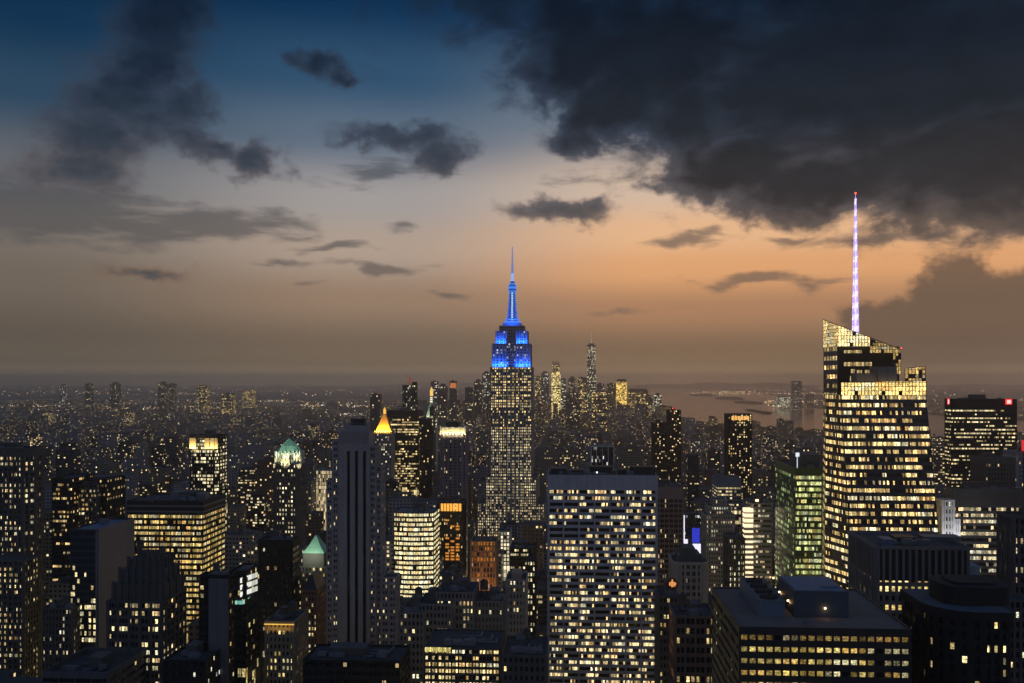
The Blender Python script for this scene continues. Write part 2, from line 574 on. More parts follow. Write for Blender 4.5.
def storeys(rt, pb, pt, z0, z1, wallm, winm, fh=3.9, cell=3.0, bay=3, sp=0.45, pw=0.7, pd=0.35, rec=0.3, zlow=None, lowm=None, pier_top=0.0, skip_edges=(), frame_name='facade'):
    """stack of window bands between z0 and z1 on a tapering footprint, framed by real piers and spandrels"""
    SEED[0] += 1
    sd = (SEED[0] * 61) % 4000
    H = z1 - z0
    nfl = max(1, round(H / fh))
    fh = H / nfl
    cells = edge_cells(pb, cell)
    m_ = len(pb)
    zlow = z0 if zlow is None else zlow
    f0 = max(0, min(nfl - 1, int((zlow - z0) / fh)))
    fr = MB()
    base_u = [sd + 61 * 3 * i for i in range(m_)]
    for f in range(f0, nfl):
        za, zb = z0 + f * fh, z0 + (f + 1) * fh
        zs = za + sp * fh
        ra, rs, rb = [lerp_poly(pb, pt, (z - z0) / H) for z in (za, zs, zb)]
        ia, is_, ib = inset(ra, rec), inset(rs, rec), inset(rb, rec)
        bd = MB()
        for i in range(m_):
            if i in skip_edges:
                continue
            j = (i + 1) % m_
            bd.quad([(*is_[i], zs), (*is_[j], zs), (*ib[j], zb), (*ib[i], zb)],
                    [(base_u[i], f), (base_u[i] + cells[i], f), (base_u[i] + cells[i], f + .999), (base_u[i], f + .999)])
            if sp > 0.02:
                fr.quad([(*ra[i], za), (*ra[j], za), (*rs[j], zs), (*rs[i], zs)])
                fr.quad([(*rs[i], zs), (*rs[j], zs), (*is_[j], zs), (*is_[i], zs)])
                fr.quad([(*ia[i], za), (*ia[j], za), (*ra[j], za), (*ra[i], za)])
        bd.build('window_band', winm, rt)
    z00 = z0 + f0 * fh
    if pw > 0:
        pa, pb_ = lerp_poly(pb, pt, (z00 - z0) / H), pt
        for i in range(m_):
            if i in skip_edges:
                continue
            j = (i + 1) % m_
            a0, a1, b0, b1 = Vector(pa[i]), Vector(pa[j]), Vector(pb_[i]), Vector(pb_[j])
            e = (a1 - a0).normalized()
            nrm = Vector((e.y, -e.x))
            nb = max(1, round(cells[i] / bay))
            for q in range(nb + 1):
                t = q / nb
                A, B = a0.lerp(a1, t), b0.lerp(b1, t)
                hw = pw / 2
                s0 = -hw if 0 < q else 0.0
                s1 = hw if q < nb else 0.0
                if q == 0:
                    s1 = pw
                if q == nb:
                    s0 = -pw
                lo = [A + e * s0 - nrm * (rec + .3), A + e * s1 - nrm * (rec + .3), A + e * s1 + nrm * pd, A + e * s0 + nrm * pd]
                hi = [B + e * s0 - nrm * (rec + .3), B + e * s1 - nrm * (rec + .3), B + e * s1 + nrm * pd, B + e * s0 + nrm * pd]
                lo, hi = [tuple(lo[x]) for x in (3, 2, 1, 0)], [tuple(hi[x]) for x in (3, 2, 1, 0)]
                fr.prism(lo, z00, z1 + pier_top, hi)
    fr.build(frame_name, wallm, rt)
    if z00 > z0 + 1:
        lw = MB()
        pa = lerp_poly(pb, pt, (z00 - z0) / H)
        k_ = f0
        lw.prism(pb, z0, z00, pa, uvf=lambda i: [(base_u[i], 0), (base_u[i] + cells[i], 0), (base_u[i] + cells[i], k_), (base_u[i], k_)])
        lw.build('lower_wall', lowm or winm, rt)


def roof(rt, poly, z, wallm, par=1.2, th=0.5, roofm=None, name='roof'):
    r = MB()
    inn = inset(poly, th)
    m_ = len(poly)
    for i in range(m_):
        j = (i + 1) % m_
        r.quad([(*poly[i], z), (*poly[j], z), (*poly[j], z + par), (*poly[i], z + par)], None, 0)
        r.quad([(*inn[j], z + .05), (*inn[i], z + .05), (*inn[i], z + par), (*inn[j], z + par)], None, 0)
        r.quad([(*poly[i], z + par), (*poly[j], z + par), (*inn[j], z + par), (*inn[i], z + par)], None, 0)
    r.quad([(*p, z + .06) for p in inn], None, 1)
    return r.build(name, [wallm, roofm or ROOF], rt)


def rectp(x0, x1, y0, y1):
    return [(x0, y0), (x1, y0), (x1, y1), (x0, y1)]


def water_tank(rt, x, y, z, s=1.0, legs=3.0):
    t = MB()
    t.cyl(x, y, 1.9 * s, 1.8 * s, z + legs, z + legs + 3.6 * s, 12, 0, bottom=True)
    t.cyl(x, y, 2.05 * s, 0.0, z + legs + 3.6 * s, z + legs + 5.0 * s, 12, 1)
    for dx in (-1.2, 1.2):
        for dy in (-1.2, 1.2):
            t.bar((x + dx * s, y + dy * s, z), (x + dx * s, y + dy * s, z + legs), 0.25, 2)
    t.build('water_tank', [WOOD, DARK, DARK], rt)


def bulkhead(rt, x0, x1, y0, y1, z, h, m_=None, name='roof_bulkhead'):
    b = MB()
    b.box(x0, x1, y0, y1, z, z + h)
    b.box(x0 - .2, x1 + .2, y0 - .2, y1 + .2, z + h, z + h + .3, bottom=True)
    return b.build(name, m_ or STONED, rt)


def hvac(rt, x, y, z, w=4.0, d=3.0, h=2.2):
    b = MB()
    b.box(x, x + w, y, y + d, z + .4, z + h, bottom=True)
    for i in range(3):
        b.box(x + w * (i + .1) / 3, x + w * (i + .8) / 3, y + d * .1, y + d * .9, z + h, z + h + .35)
    b.build('air_unit', STEEL, rt)


def clutter(rt, x0, x1, y0, y1, z, seed, nu=4, tank=1, bh=1, wallm=None):
    r = random.Random(seed)
    w, d = x1 - x0, y1 - y0
    if bh:
        bw = w * r.uniform(.25, .45)
        bx = x0 + r.uniform(.15, .5) * w
        bulkhead(rt, bx, bx + bw, y0 + d * .35, y0 + d * r.uniform(.6, .8), z, r.uniform(3.5, 6.5), wallm)
    for _ in range(nu):
        hvac(rt, x0 + r.uniform(.05, .8) * w, y0 + r.uniform(.05, .3) * d, z, r.uniform(2.5, 5), r.uniform(2, 4), r.uniform(1.6, 2.6))
    for _ in range(1 + nu // 2):
        ax, ay = x0 + r.uniform(.1, .7) * w, y0 + r.uniform(.1, .7) * d
        lx, ly = r.uniform(3, .35 * w + 3), r.uniform(2, .3 * d + 2)
        m__ = MB()
        m__.bar((ax, ay, z + .9), (min(x1, ax + lx), ay, z + .9), .7)
        m__.bar((min(x1, ax + lx) - .35, ay, z + .9), (min(x1, ax + lx) - .35, min(y1, ay + ly), z + .9), .7)
        m__.bar((ax, ay, z), (ax, ay, z + 1.2), .7)
        m__.build('roof_duct', STEEL, rt)
    for _ in range(tank):
        water_tank(rt, x0 + r.uniform(.15, .85) * w, y0 + r.uniform(.3, .8) * d, z, r.uniform(.9, 1.2), r.uniform(2.5, 5))


def tower(name, label, cat, px0, px1, top, Yw, D, bot, wallm, win, fh=3.9, cell=3.0, bay=3, sp=0.45, pw=0.7, pd=0.35, rec=0.3, crown=0.0, par=1.2,
          z1=None, roofm=None, junk=(3, 1, 1), low=None, chamfer=0.0, pxc=None, group=None):
    """a block whose north face spans px0..px1 on the plane y = Yw"""
    x0, x1 = FX(px0, Yw), FX(px1, Yw)
    pm = (px0 + px1) / 2
    z = z1 if z1 is not None else FZ(pm, top, Yw) - par
    zlow = max(0, FZ(pm, bot, Yw) - 12)
    rt = root(name, label, cat, ((x0 + x1) / 2, Yw + D / 2, 0), group)
    if chamfer:
        c = chamfer
        poly = [(x0 + c, Yw), (x1 - c, Yw), (x1, Yw + c), (x1, Yw + D - c), (x1 - c, Yw + D), (x0 + c, Yw + D), (x0, Yw + D - c), (x0, Yw + c)]
    else:
        poly = rectp(x0, x1, Yw, Yw + D)
    storeys(rt, poly, poly, 0, z - crown, wallm, win, fh, cell, bay, sp, pw, pd, rec, zlow, low)
    if crown > 0:
        c_ = MB()
        c_.prism(inset(poly, -pd - .02), z - crown, z, top=True, bottom=True)
        c_.build('crown_wall', wallm, rt)
        poly2 = inset(poly, -pd - .02)
    else:
        poly2 = inset(poly, -pd - .02)
    roof(rt, poly2, z, wallm, par, roofm=roofm)
    if junk:
        clutter(rt, x0 + 2, x1 - 2, Yw + 2, Yw + D - 2, z, hash_(name + label), *junk)
    HERO.append((px0, px1, Yw, bot))
    rt['_z'] = z
    return rt, x0, x1, z


def hash_(s):
    h = 0
    for ch in s:
        h = (h * 131 + ord(ch)) % 1000003
    return h


def tier(rt, px0, px1, top, Yw, D, wallm, win, z0, bot=None, **kw):
    """an extra mass of the same building"""
    x0, x1 = FX(px0, Yw), FX(px1, Yw)
    pm = (px0 + px1) / 2
    z = FZ(pm, top, Yw)
    poly = rectp(x0, x1, Yw, Yw + D)
    par = kw.pop('par', 1.0)
    junk = kw.pop('junk', None)
    zlow = None if bot is None else max(z0, FZ(pm, bot, Yw) - 8)
    pd = kw.get('pd', 0.35)
    storeys(rt, poly, poly, z0, z - par, wallm, win, zlow=zlow, **kw)
    roof(rt, inset(poly, -pd - .02), z - par, wallm, par)
    if junk:
        clutter(rt, x0 + 1, x1 - 1, Yw + 1, Yw + D - 1, z - par, hash_(rt.name) + int(px0), *junk)
    return x0, x1, z

# ------------------------------------------------------------------ ground, water, far shores
WATER = bpy.data.materials.new('harbour_water')
WATER.use_nodes = True
_nt = WATER.node_tree
_k = N(_nt)
_b = _nt.nodes['Principled BSDF']
_b.inputs['Base Color'].default_value = (0.03, 0.04, 0.05, 1)
_b.inputs['Roughness'].default_value = 0.14
_g = _k.new('ShaderNodeNewGeometry')
_bp = _k.new('ShaderNodeBump')
_bp.inputs['Strength'].default_value = 0.12
_bp.inputs['Distance'].default_value = 3.0
_k.put(_bp.inputs['Height'], _k.noise(_g.outputs['Position'], 0.02, 5, 0.6))
_nt.links.new(_bp.outputs[0], _b.inputs['Normal'])
LAND = mat_plain('city_ground', (0.05, 0.05, 0.052), 0.9, noise=0.5, nscale=0.004)
PAVE = mat_plain('pavement', (0.11, 0.11, 0.11), 0.9)
ISLE = mat_plain('island_green', (0.035, 0.042, 0.03), 0.95, nscale=0.01)


def slab(name, poly, z0, z1, m, kind='structure'):
    b = MB()
    b.prism(poly, z0, z1)
    o = b.build(name, m)
    tag(o, kind=kind)
    return o


w_ = MB()
w_.quad([(-46000, -3000, -4), (46000, -3000, -4), (46000, 46000, -4), (-46000, 46000, -4)])
o = w_.build('harbour_water', WATER)
tag(o, kind='structure')
SHORE = [(-46000, -2500), (1500, -2500), (1600, 3300), (1400, 4300), (980, 5200), (690, 6400), (520, 7100), (430, 7300), (760, 10500),
         (1150, 14500), (2450, 34000), (3300, 45000), (-46000, 45000)]
slab('ground', SHORE, -6, 0, LAND)
NJ = [(3100, -2500), (46000, -2500), (46000, 45000), (5300, 45000), (3900, 33000), (4300, 28000), (3950, 19500), (3500, 17500), (3350, 13500), (2600, 11800), (2750, 10800),
      (2080, 10300), (2180, 9400), (2600, 8600), (3000, 6000)]
slab('far_shore', [NJ[0]] + NJ[1:], -6, 0, LAND)


def isle(px0, px1, py, h, hump=0):
    g0, g1 = GP(px0, py), GP(px1, py)
    w = g1[0] - g0[0]
    ym = g0[1]
    b = MB()
    pts = [(g0[0] + w / 2 + w / 2 * math.cos(a) * (1 + .08 * math.sin(3 * a)), ym + 500 * math.sin(a)) for a in [2 * math.pi * i / 18 for i in range(18)]]
    b.prism(pts, -5, h * .4, inset(pts, 18))
    b.prism(inset(pts, 20), h * .4, h, inset(pts, 70))
    o_ = b.build('island', ISLE)
    tag(o_, kind='structure')


isle(690, 716, 395.2, 26)
isle(716, 744, 398.6, 22)
isle(736, 762, 402.6, 14)
isle(752, 764, 411.5, 8)
# low hills beyond the bay
hl = MB()
for (x0, x1, y, h) in ((1500, 9000, 30000, 190), (-9000, 2600, 42000, 160), (8000, 20000, 33000, 110)):
    nseg = 40
    for i in range(nseg):
        t0, t1 = i / nseg, (i + 1) / nseg
        hh = lambda t: h * (math.sin(math.pi * t) ** .6) * (0.85 + 0.15 * math.sin(t * 23 + x0)) + 1
        xa, xb = x0 + (x1 - x0) * t0, x0 + (x1 - x0) * t1
        hl.quad([(xa, y, -2), (xb, y, -2), (xb, y + 1500, hh(t1)), (xa, y + 1500, hh(t0))])
        hl.quad([(xb, y + 3500, -2), (xa, y + 3500, -2), (xa, y + 1500, hh(t0)), (xb, y + 1500, hh(t1))])
o = hl.build('hills', ISLE)
tag(o, kind='structure')

# ------------------------------------------------------------------ haze
hb = MB()
hb.box(-46500, 46500, -3100, 46500, -6.9, 452, bottom=True)
HAZE = bpy.data.materials.new('haze')
HAZE.use_nodes = True
_nt = HAZE.node_tree
_nt.nodes.clear()
_out = _nt.nodes.new('ShaderNodeOutputMaterial')
_v = _nt.nodes.new('ShaderNodeVolumePrincipled')
_v.inputs['Color'].default_value = (0.93, 0.95, 0.97, 1)
_v.inputs['Density'].default_value = 0.00007
_v.inputs['Anisotropy'].default_value = 0.88
_nt.links.new(_v.outputs[0], _out.inputs['Volume'])
o = hb.build('haze', HAZE)
tag(o, kind='stuff')

# ------------------------------------------------------------------ Empire-state-like tower with a blue crown
ESBW = mat_plain('grey_limestone', (0.27, 0.25, 0.24))
BLUE = (0.01, 0.10, 1.0)


def art_deco_tower():
    Y0 = 1290
    rt = root('skyscraper', 'tall stepped skyscraper with floodlit blue crown and mast, centre of the skyline', 'skyscraper', (FX(511, Y0), Y0 + 30, 0))
    z = lambda py: FZ(512, py, Y0)
    wa = mat_win((.27, .25, .24), .60, .72, 1, WARM, PALE, 1.15, .5, 1.1, near=False, run=3.0)
    wb = mat_win((.27, .25, .24), .78, .62, 1, (1, .76, .38), (1, .90, .64), .78, .4, .6, run=3.0)
    kw = dict(fh=3.75, cell=2.75, bay=2, sp=.42, pw=1.5, pd=.35, rec=.35)
    # lower masses
    for a, b, top, yy, d, zb in ((478, 545, 503, Y0 - 14, 88, 0), (486, 537, 477, Y0 - 8, 76, 0)):
        x0, x1 = FX(a, Y0), FX(b, Y0)
        zt = z(top)
        p = rectp(x0, x1, yy, yy + d)
        storeys(rt, p, p, 0, zt, ESBW, wb, zlow=z(535), **kw)
        roof(rt, inset(p, -.4), zt, ESBW, 1.0)
    x0, x1 = FX(490.2, Y0), FX(532.0, Y0)
    W = x1 - x0
    p = rectp(x0, x1, Y0, Y0 + 60)
    storeys(rt, p, p, 0, z(430), ESBW, wb, zlow=z(505), **kw)
    storeys(rt, p, p, z(430), z(367.5), ESBW, wa, **kw)
    roof(rt, inset(p, -.4), z(367.5), ESBW, .6)
    wd = mat_win((.27, .25, .24), .12, .7, 1, (1, .85, .6), (.75, .85, 1), .8, .2, .1)
    # upper shaft: two wings with a recessed dark centre
    cxm = (x0 + x1) / 2
    sh = lambda a, b, y_, d: rectp(a, b, y_, y_ + d)
    kw2 = dict(fh=3.75, cell=2.75, bay=2, sp=.4, pw=1.7, pd=.5, rec=.35)
    wing = sh(cxm - 26, cxm - 6.5, Y0 + 4.0, 50)
    wing2 = sh(cxm + 6.5, cxm + 26, Y0 + 4.0, 50)
    for wg in (wing, wing2):
        storeys(rt, wg, wg, z(367.5), z(344), ESBW, wd, **kw2)
        roof(rt, inset(wg, -.5), z(344), ESBW, .8)
    cen = sh(cxm - 6.5, cxm + 6.5, Y0 + 2.6, 53)
    storeys(rt, cen, cen, z(367.5), z(338), ESBW, wd, fh=3.75, cell=2.6, bay=1, sp=.4, pw=.6, pd=.25, rec=.35)
    roof(rt, inset(cen, -.3), z(338), ESBW, .8)
    for sgn in (-1, 1):
        a, b = sorted((cxm + sgn * 6, cxm + sgn * 21.5))
        wg = sh(a, b, Y0 + 9, 42)
        storeys(rt, wg, wg, z(344), z(331), ESBW, wd, **kw2)
        roof(rt, inset(wg, -.5), z(331), ESBW, .8)
    mid = sh(cxm - 17, cxm + 17, Y0 + 14, 32)
    storeys(rt, mid, mid, z(338), z(326), ESBW, mat_win((.2, .2, .2), .08, .6, 1, WARM, PALE, .9), fh=4, cell=3, bay=1, sp=.4, pw=1.0, pd=.3, rec=.3)
    roof(rt, inset(mid, -.35), z(326), ESBW, 1.4)
    m2 = MB()
    m2.box(cxm - 12.5, cxm + 12.5, Y0 + 18, Y0 + 42, z(326), z(322))
    m2.build('crown_wall', ESBW, rt)
    # mast, lit glass; floodlight on buttress fins, rings and cap put in as glow
    yc = Y0 + 30
    ms = MB()
    prof = [(322, 10.5), (318, 8.6), (312, 7.4), (304, 6.2), (296, 5.2), (290, 4.6)]
    for (p0, r0), (p1, r1) in zip(prof, prof[1:]):
        ms.cyl(cxm, yc, r0 * .8, r1 * .8, z(p0), z(p1), 16)
    ms.build('mast', mat_plain('mast_metal', (.4, .42, .45), .4, .5), rt)
    fn = MB()
    for q in range(4):
        an = q * math.pi / 2 + math.pi / 4
        for (p0, r0), (p1, r1) in zip(prof, prof[1:]):
            fn.bar((cxm + r0 * 1.35 * math.cos(an) * .82, yc + r0 * 1.35 * math.sin(an) * .82, z(p0)), (cxm + r1 * 1.2 * math.cos(an) * .82, yc + r1 * 1.2 * math.sin(an) * .82, z(p1)), 1.5)
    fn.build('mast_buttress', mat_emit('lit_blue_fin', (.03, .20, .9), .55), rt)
    gl = MB()
    for q in range(4):
        an = -math.pi / 2 + q * math.pi / 2
        c_, s_ = math.cos(an), math.sin(an)
        for k in range(12):
            t0, t1 = k / 12, (k + .62) / 12
            r0, r1 = 7.4 - 3.3 * t0 ** .7, 7.4 - 3.3 * t1 ** .7
            za, zb = z(319) + (z(290) - z(319)) * t0, z(319) + (z(290) - z(319)) * t1
            for hw in (1.2,):
                px_, py_ = -s_ * hw, c_ * hw
                gl.quad([(cxm + c_ * r0 - px_, yc + s_ * r0 - py_, za), (cxm + c_ * r0 + px_, yc + s_ * r0 + py_, za), (cxm + c_ * r1 + px_, yc + s_ * r1 + py_, zb), (cxm + c_ * r1 - px_, yc + s_ * r1 - py_, zb)])
    gl.build('mast_window', mat_emit('mast_glass', (.35, .65, 1.0), 1.3), rt)
    rg = MB()
    for py, r, h in ((321.5, 12, 1.6), (318.6, 9.6, 1.3), (290, 6.0, 1.2), (286.6, 6.4, 2.6), (282.4, 4.6, 1.4)):
        rg.cyl(cxm, yc, r, r, z(py), z(py) + h, 20, bottom=True)
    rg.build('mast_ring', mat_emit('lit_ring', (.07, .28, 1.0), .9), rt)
    dm = MB()
    dm.cyl(cxm, yc, 5.4, 5.0, z(290) + 1.2, z(283), 16)
    dm.cyl(cxm, yc, 4.2, 2.6, z(283), z(279), 16)
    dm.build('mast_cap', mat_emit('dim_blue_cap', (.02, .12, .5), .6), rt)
    an_ = MB()
    an_.cyl(cxm, yc, 2.1, 1.7, z(279), z(271), 8)
    an_.cyl(cxm, yc, 1.8, 1.5, z(271), z(262), 8)
    an_.cyl(cxm, yc, 1.2, .6, z(262), z(243.5), 8)
    for k in range(7):
        zz = z(279 - k * 2.9)
        an_.box(cxm - 2.6 + k * .2, cxm + 2.6 - k * .2, yc - .5, yc + .5, zz, zz + .8, bottom=True)
    an_.build('antenna', mat_emit('antenna_glow', (.28, .38, .85), .5), rt)  # the antenna's lit look is put in as a dim glow
    al = MB()
    for k in range(9):
        zz = z(278.5 - k * 2.05)
        al.cyl(cxm, yc, 2.3 - k * .15, 2.3 - k * .15, zz, zz + 1.5, 8, bottom=True)
    al.build('antenna_light', mat_emit('antenna_led', (.35, .55, 1.0), 1.1), rt)
    # floodlights standing on the setbacks
    for sgn in (-1, 1):
        xc = cxm + sgn * 16.2
        lamp('floodlight', 'AREA', (xc, Y0 + .4, z(367.5) + .9), 30000, BLUE, rt, size=19, size_y=.8, target=(xc, Y0 + 5.2, z(352)))
        xc = cxm + sgn * 13.6
        lamp('floodlight', 'AREA', (xc, Y0 + 5.2, z(344) + .9), 20000, BLUE, rt, size=14, size_y=.8, target=(xc, Y0 + 10, z(334)))
    lamp('floodlight', 'AREA', (cxm, Y0 + 10, z(324)), 8000, BLUE, rt, size=14, size_y=1, target=(cxm, yc, z(300)))
    HERO.append((479, 546, Y0 - 14, 524))
    return rt


art_deco_tower()


# ------------------------------------------------------------------ crystal-shaped glass tower with lit spire
def crystal_tower():
    Y0 = 560
    rt = root('glass_skyscraper', 'faceted glass skyscraper with sloping lit crown and tall violet spire', 'skyscraper', (FX(885, Y0), Y0 + 30, 0))
    z = lambda py, yy=Y0: FZ(885, py, yy)
    gw = mat_win((.05, .055, .07), .70, .92, 1, (1, .60, .20), (1, .84, .46), 1.8, 1.3, .5, near=True, run=6)
    gs = mat_plain('glass_spandrel', (.045, .05, .065), .25, .2)
    fh = 4.5
    zt = z(395.5)
    # front volume: main front plus a chamfered left flank, tapering upwards
    xb0, xb1 = FX(851, Y0), FX(941.5, Y0)
    xt0, xt1 = FX(842, Y0), FX(927.5, Y0)
    zb = z(560)
    k0 = (zt - 0) / (zt - zb)
    ex = lambda t, b: t + (b - t) * k0
    fx0, fx1 = ex(xt0, xb0), ex(xt1, xb1)
    left_t = FX(824, 590)
    pb = [(fx0, Y0 - 3), (fx1, Y0 - 3), (fx1 + 3, Y0 + 52), (FX(823, Y0 + 46), Y0 + 52), (FX(822.5, Y0 + 26) , Y0 + 26)]
    pt = [(xt0, Y0 + 2), (xt1, Y0 + 2), (xt1 + 1, Y0 + 52), (FX(826, Y0 + 46), Y0 + 52), (FX(826, Y0 + 26), Y0 + 26)]
    storeys(rt, pb, pt, 0, zt, gs, gw, fh=fh, cell=1.3, bay=5, sp=.5, pw=.4, pd=.03, rec=.12, zlow=z(600))
    # upper glazed screen of the front volume, lit from within
    scr = mat_win((.08, .07, .05), .98, .80, .86, (1, .66, .20), (1, .82, .38), 2.0, .1, .1, near=True, vary=.25)
    s1 = MB()

    def screen(mb, a, b, za, zb_a, zb_b, cu, cv, th=.5):
        L = (Vector(b) - Vector(a)).length
        nu = max(1, round(L / cu))
        nv = lambda h: h / cv
        e = (Vector(b) - Vector(a)).normalized()
        nn = Vector((e.y, -e.x)) * th
        mb.quad([(*a, za), (*b, za), (*b, zb_b), (*a, zb_a)], [(0, 0), (nu, 0), (nu, nv(zb_b - za)), (0, nv(zb_a - za))])
        a2, b2 = (a[0] - nn.x, a[1] - nn.y), (b[0] - nn.x, b[1] - nn.y)
        mb.quad([(*b2, za), (*a2, za), (*a2, zb_a), (*b2, zb_b)], [(0, 0), (nu, 0), (nu, nv(zb_a - za)), (0, nv(zb_b - za))])
        mb.quad([(*a, zb_a), (*b, zb_b), (*b2, zb_b), (*a2, zb_a)])
        mb.quad([(*a, za), (*a, zb_a), (*a2, zb_a), (*a2, za)])
        mb.quad([(*b, za), (*b2, za), (*b2, zb_b), (*b, zb_b)])

    zs = z(382)
    screen(s1, (xt0, Y0 + 2), (xt1, Y0 + 2), zt + .1, zs, z(381), 1.9, 2.5)
    screen(s1, (xt1, Y0 + 2.6), (xt1 + .6, Y0 + 50), zt + .1, z(381), z(381), 1.9, 2.5)
    s1.build('roof_screen', scr, rt)
    dk = MB()
    dk.prism(inset(pt, .3), zt - .3, zt + .05)
    dk.build('roof', DARK, rt)
    # mullion lattice in front of the screens
    def lattice(a, b, za, zb_a, zb_b, du, dv, w=.22, off=.18, par=rt, name='mullion'):
        mb = MB()
        A, B = Vector(a), Vector(b)
        L = (B - A).length
        e = (B - A).normalized()
        nn = Vector((e.y, -e.x)) * off
        nu = max(1, round(L / du))
        for i in range(nu + 1):
            P_ = A.lerp(B, i / nu) + nn
            mb.bar((P_.x, P_.y, za), (P_.x, P_.y, zb_a + (zb_b - zb_a) * i / nu), w)
        h = max(zb_a, zb_b) - za
        for j in range(int(h / dv) + 1):
            zz = za + j * dv
            ta, tb = 0.0, 1.0
            if zz > min(zb_a, zb_b):
                t = (zz - zb_a) / (zb_b - zb_a)
                if zb_a > zb_b:
                    tb = t
                else:
                    ta = t
            if tb - ta > .01:
                Pa, Pb = A.lerp(B, ta) + nn, A.lerp(B, tb) + nn
                mb.bar((Pa.x, Pa.y, zz), (Pb.x, Pb.y, zz), w)
        Pa, Pb = A + nn, B + nn
        mb.bar((Pa.x, Pa.y, zb_a), (Pb.x, Pb.y, zb_b), w * 1.6)
        return mb.build(name, DARK, par)
    lattice((xt0, Y0 + 2), (xt1, Y0 + 2), zt + .1, zs, z(381), 1.9, 2.5)
    # second, small sloped screen at the west end
    Yb = Y0 + 22
    zz = lambda py, yy: FZ(885, py, yy)
    xa, xb = FX(905, Yb), FX(925.5, Yb)
    s2 = MB()
    screen(s2, (xa, Yb), (xb, Yb), zt, zz(368.5, Yb), zz(366.2, Yb), 1.9, 2.5)
    screen(s2, (xb, Yb + .6), (xb + 1, Yb + 28), zt, zz(366.2, Yb), zz(372, Yb), 1.9, 2.5)
    s2.build('roof_screen', mat_win((.08, .07, .05), .9, .8, .86, (1, .62, .20), (1, .74, .34), .9, .3, .3, near=True, vary=.5), rt)
    lattice((xa, Yb), (xb, Yb), zt, zz(368.5, Yb), zz(366.2, Yb), 1.9, 2.5)
    # rear volume with the big sloping screen
    Y1 = Y0 + 30
    zr = lambda py: FZ(860, py, Y1)
    xb = FX(901, Y1)
    Ya = Y1 + 24
    A_, C_, B_ = (FX(823.5, Ya), Ya), (FX(838, Y1), Y1), (xb, Y1)
    zroof = zr(346.5)
    fl_ = [A_, C_, (C_[0] + .6, C_[1] + 20), (A_[0] + 3, A_[1] + 6)]
    storeys(rt, fl_, fl_, zt - 16, zroof, gs,
            mat_win((.05, .055, .07), .85, .7, 1, (1, .7, .28), (1, .84, .46), 1.1, .1, .1, near=True), fh=5.6, cell=4.6, bay=5, sp=.55, pw=.9, pd=.05, rec=.15)
    rv = MB()
    rv.prism([(C_[0] + .7, Y1 + 3), (xb, Y1 + 3), (xb, Y1 + 34), (A_[0] + 4, Y1 + 34)], zt - 20, zroof)
    rv.build('rear_wall', BLACK, rt)
    lit = MB()
    for a, b, p0, p1 in ((844, 862, 353, 350), (844, 872, 366, 362), (851, 855, 373, 369), (857, 862, 373, 370), (865, 877, 373, 370), (850, 853, 382, 376)):
        q0, q1 = FX(a, Y1 + 2.6), FX(b, Y1 + 2.6)
        lit.quad([(q0, Y1 + 2.8, FZ(860, p0, Y1)), (q1, Y1 + 2.8, FZ(860, p0, Y1)), (q1, Y1 + 2.8, FZ(860, p1, Y1)), (q0, Y1 + 2.8, FZ(860, p1, Y1))],
                 [(0, 0), ((b - a) / 2, 0), ((b - a) / 2, 1), (0, 1)])
    lit.build('plant_window', mat_win((.05, .05, .05), 1.4, .9, 1, WARM, PALE, 1.0, .1, .1, near=True), rt)
    s3 = MB()
    zb_l, zb_r = zr(319.5), zr(349.5)
    slope = lambda px_: zb_l + (zb_r - zb_l) * (px_ - 823.5) / (901 - 823.5)
    zA = FZ(823.5, 319.5, Ya)
    screen(s3, A_, C_, zroof + .05, zA, slope(838), 1.75, 2.2)
    screen(s3, (C_[0] + .05, Y1 - .1), (FX(870, Y1), Y1 - .1), zroof + .05, slope(838), slope(870), 1.75, 2.2)
    scm = mat_win((.08, .07, .05), .96, .82, .86, (1, .68, .26), (1, .88, .52), 2.6, .1, .1, near=True, vary=.3)
    s3.build('roof_screen', scm, rt)
    lattice(A_, C_, zroof + .05, zA, slope(838), 1.75, 2.2)
    lattice((C_[0] + .05, Y1 - .1), (FX(901, Y1), Y1 - .1), zroof + .05, slope(838), zb_r, 1.75, 2.2)
    s4 = MB()
    zc = slope(870)
    screen(s4, (FX(870, Y1) + .05, Y1 + .4), (xb, Y1 + .4), zroof - 4, zc - .6, zb_r, 1.75, 2.2)
    screen(s4, (FX(893, Y1), Y1 + .2), (xb, Y1 + .2), zr(374), zroof - 4, zroof - 4, 1.75, 2.2)
    s4.build('roof_screen', mat_win((.06, .055, .05), .75, .82, .86, (1, .62, .2), (1, .76, .34), .9, .4, .3, near=True, vary=.6), rt)
    lattice((FX(893, Y1), Y1 + .2), (xb, Y1 + .2), zr(374), zroof - 4, zroof - 4, 1.75, 2.2)
    # plant boxes on the terrace
    b1 = MB()
    b1.box(FX(857, Y0 + 8), FX(879, Y0 + 8), Y0 + 8, Y0 + 20, zt, z(373))
    b1.box(FX(878, Y0 + 6), FX(897, Y0 + 6), Y0 + 6, Y0 + 22, zt, z(366.5))
    b1.build('plant_room', mat_plain('plant_grey', (.16, .15, .15), .7), rt)
    # spire
    sp = MB()
    Ys = Y1 + 6
    xs = FX(855.5, Ys)
    zs_ = lambda py: FZ(855, py, Ys)
    base, tip = zs_(349), zs_(194)
    H = tip - base
    led = MB()
    for i in range(4):
        cx_, cy_ = [(1, 1), (-1, 1), (-1, -1), (1, -1)][i]
        r0, r1 = 1.65, .3
        sp.bar((xs + cx_ * r0, Ys + cy_ * r0, base), (xs + cx_ * r1, Ys + cy_ * r1, base + H * .97), .45)
    nl = 26
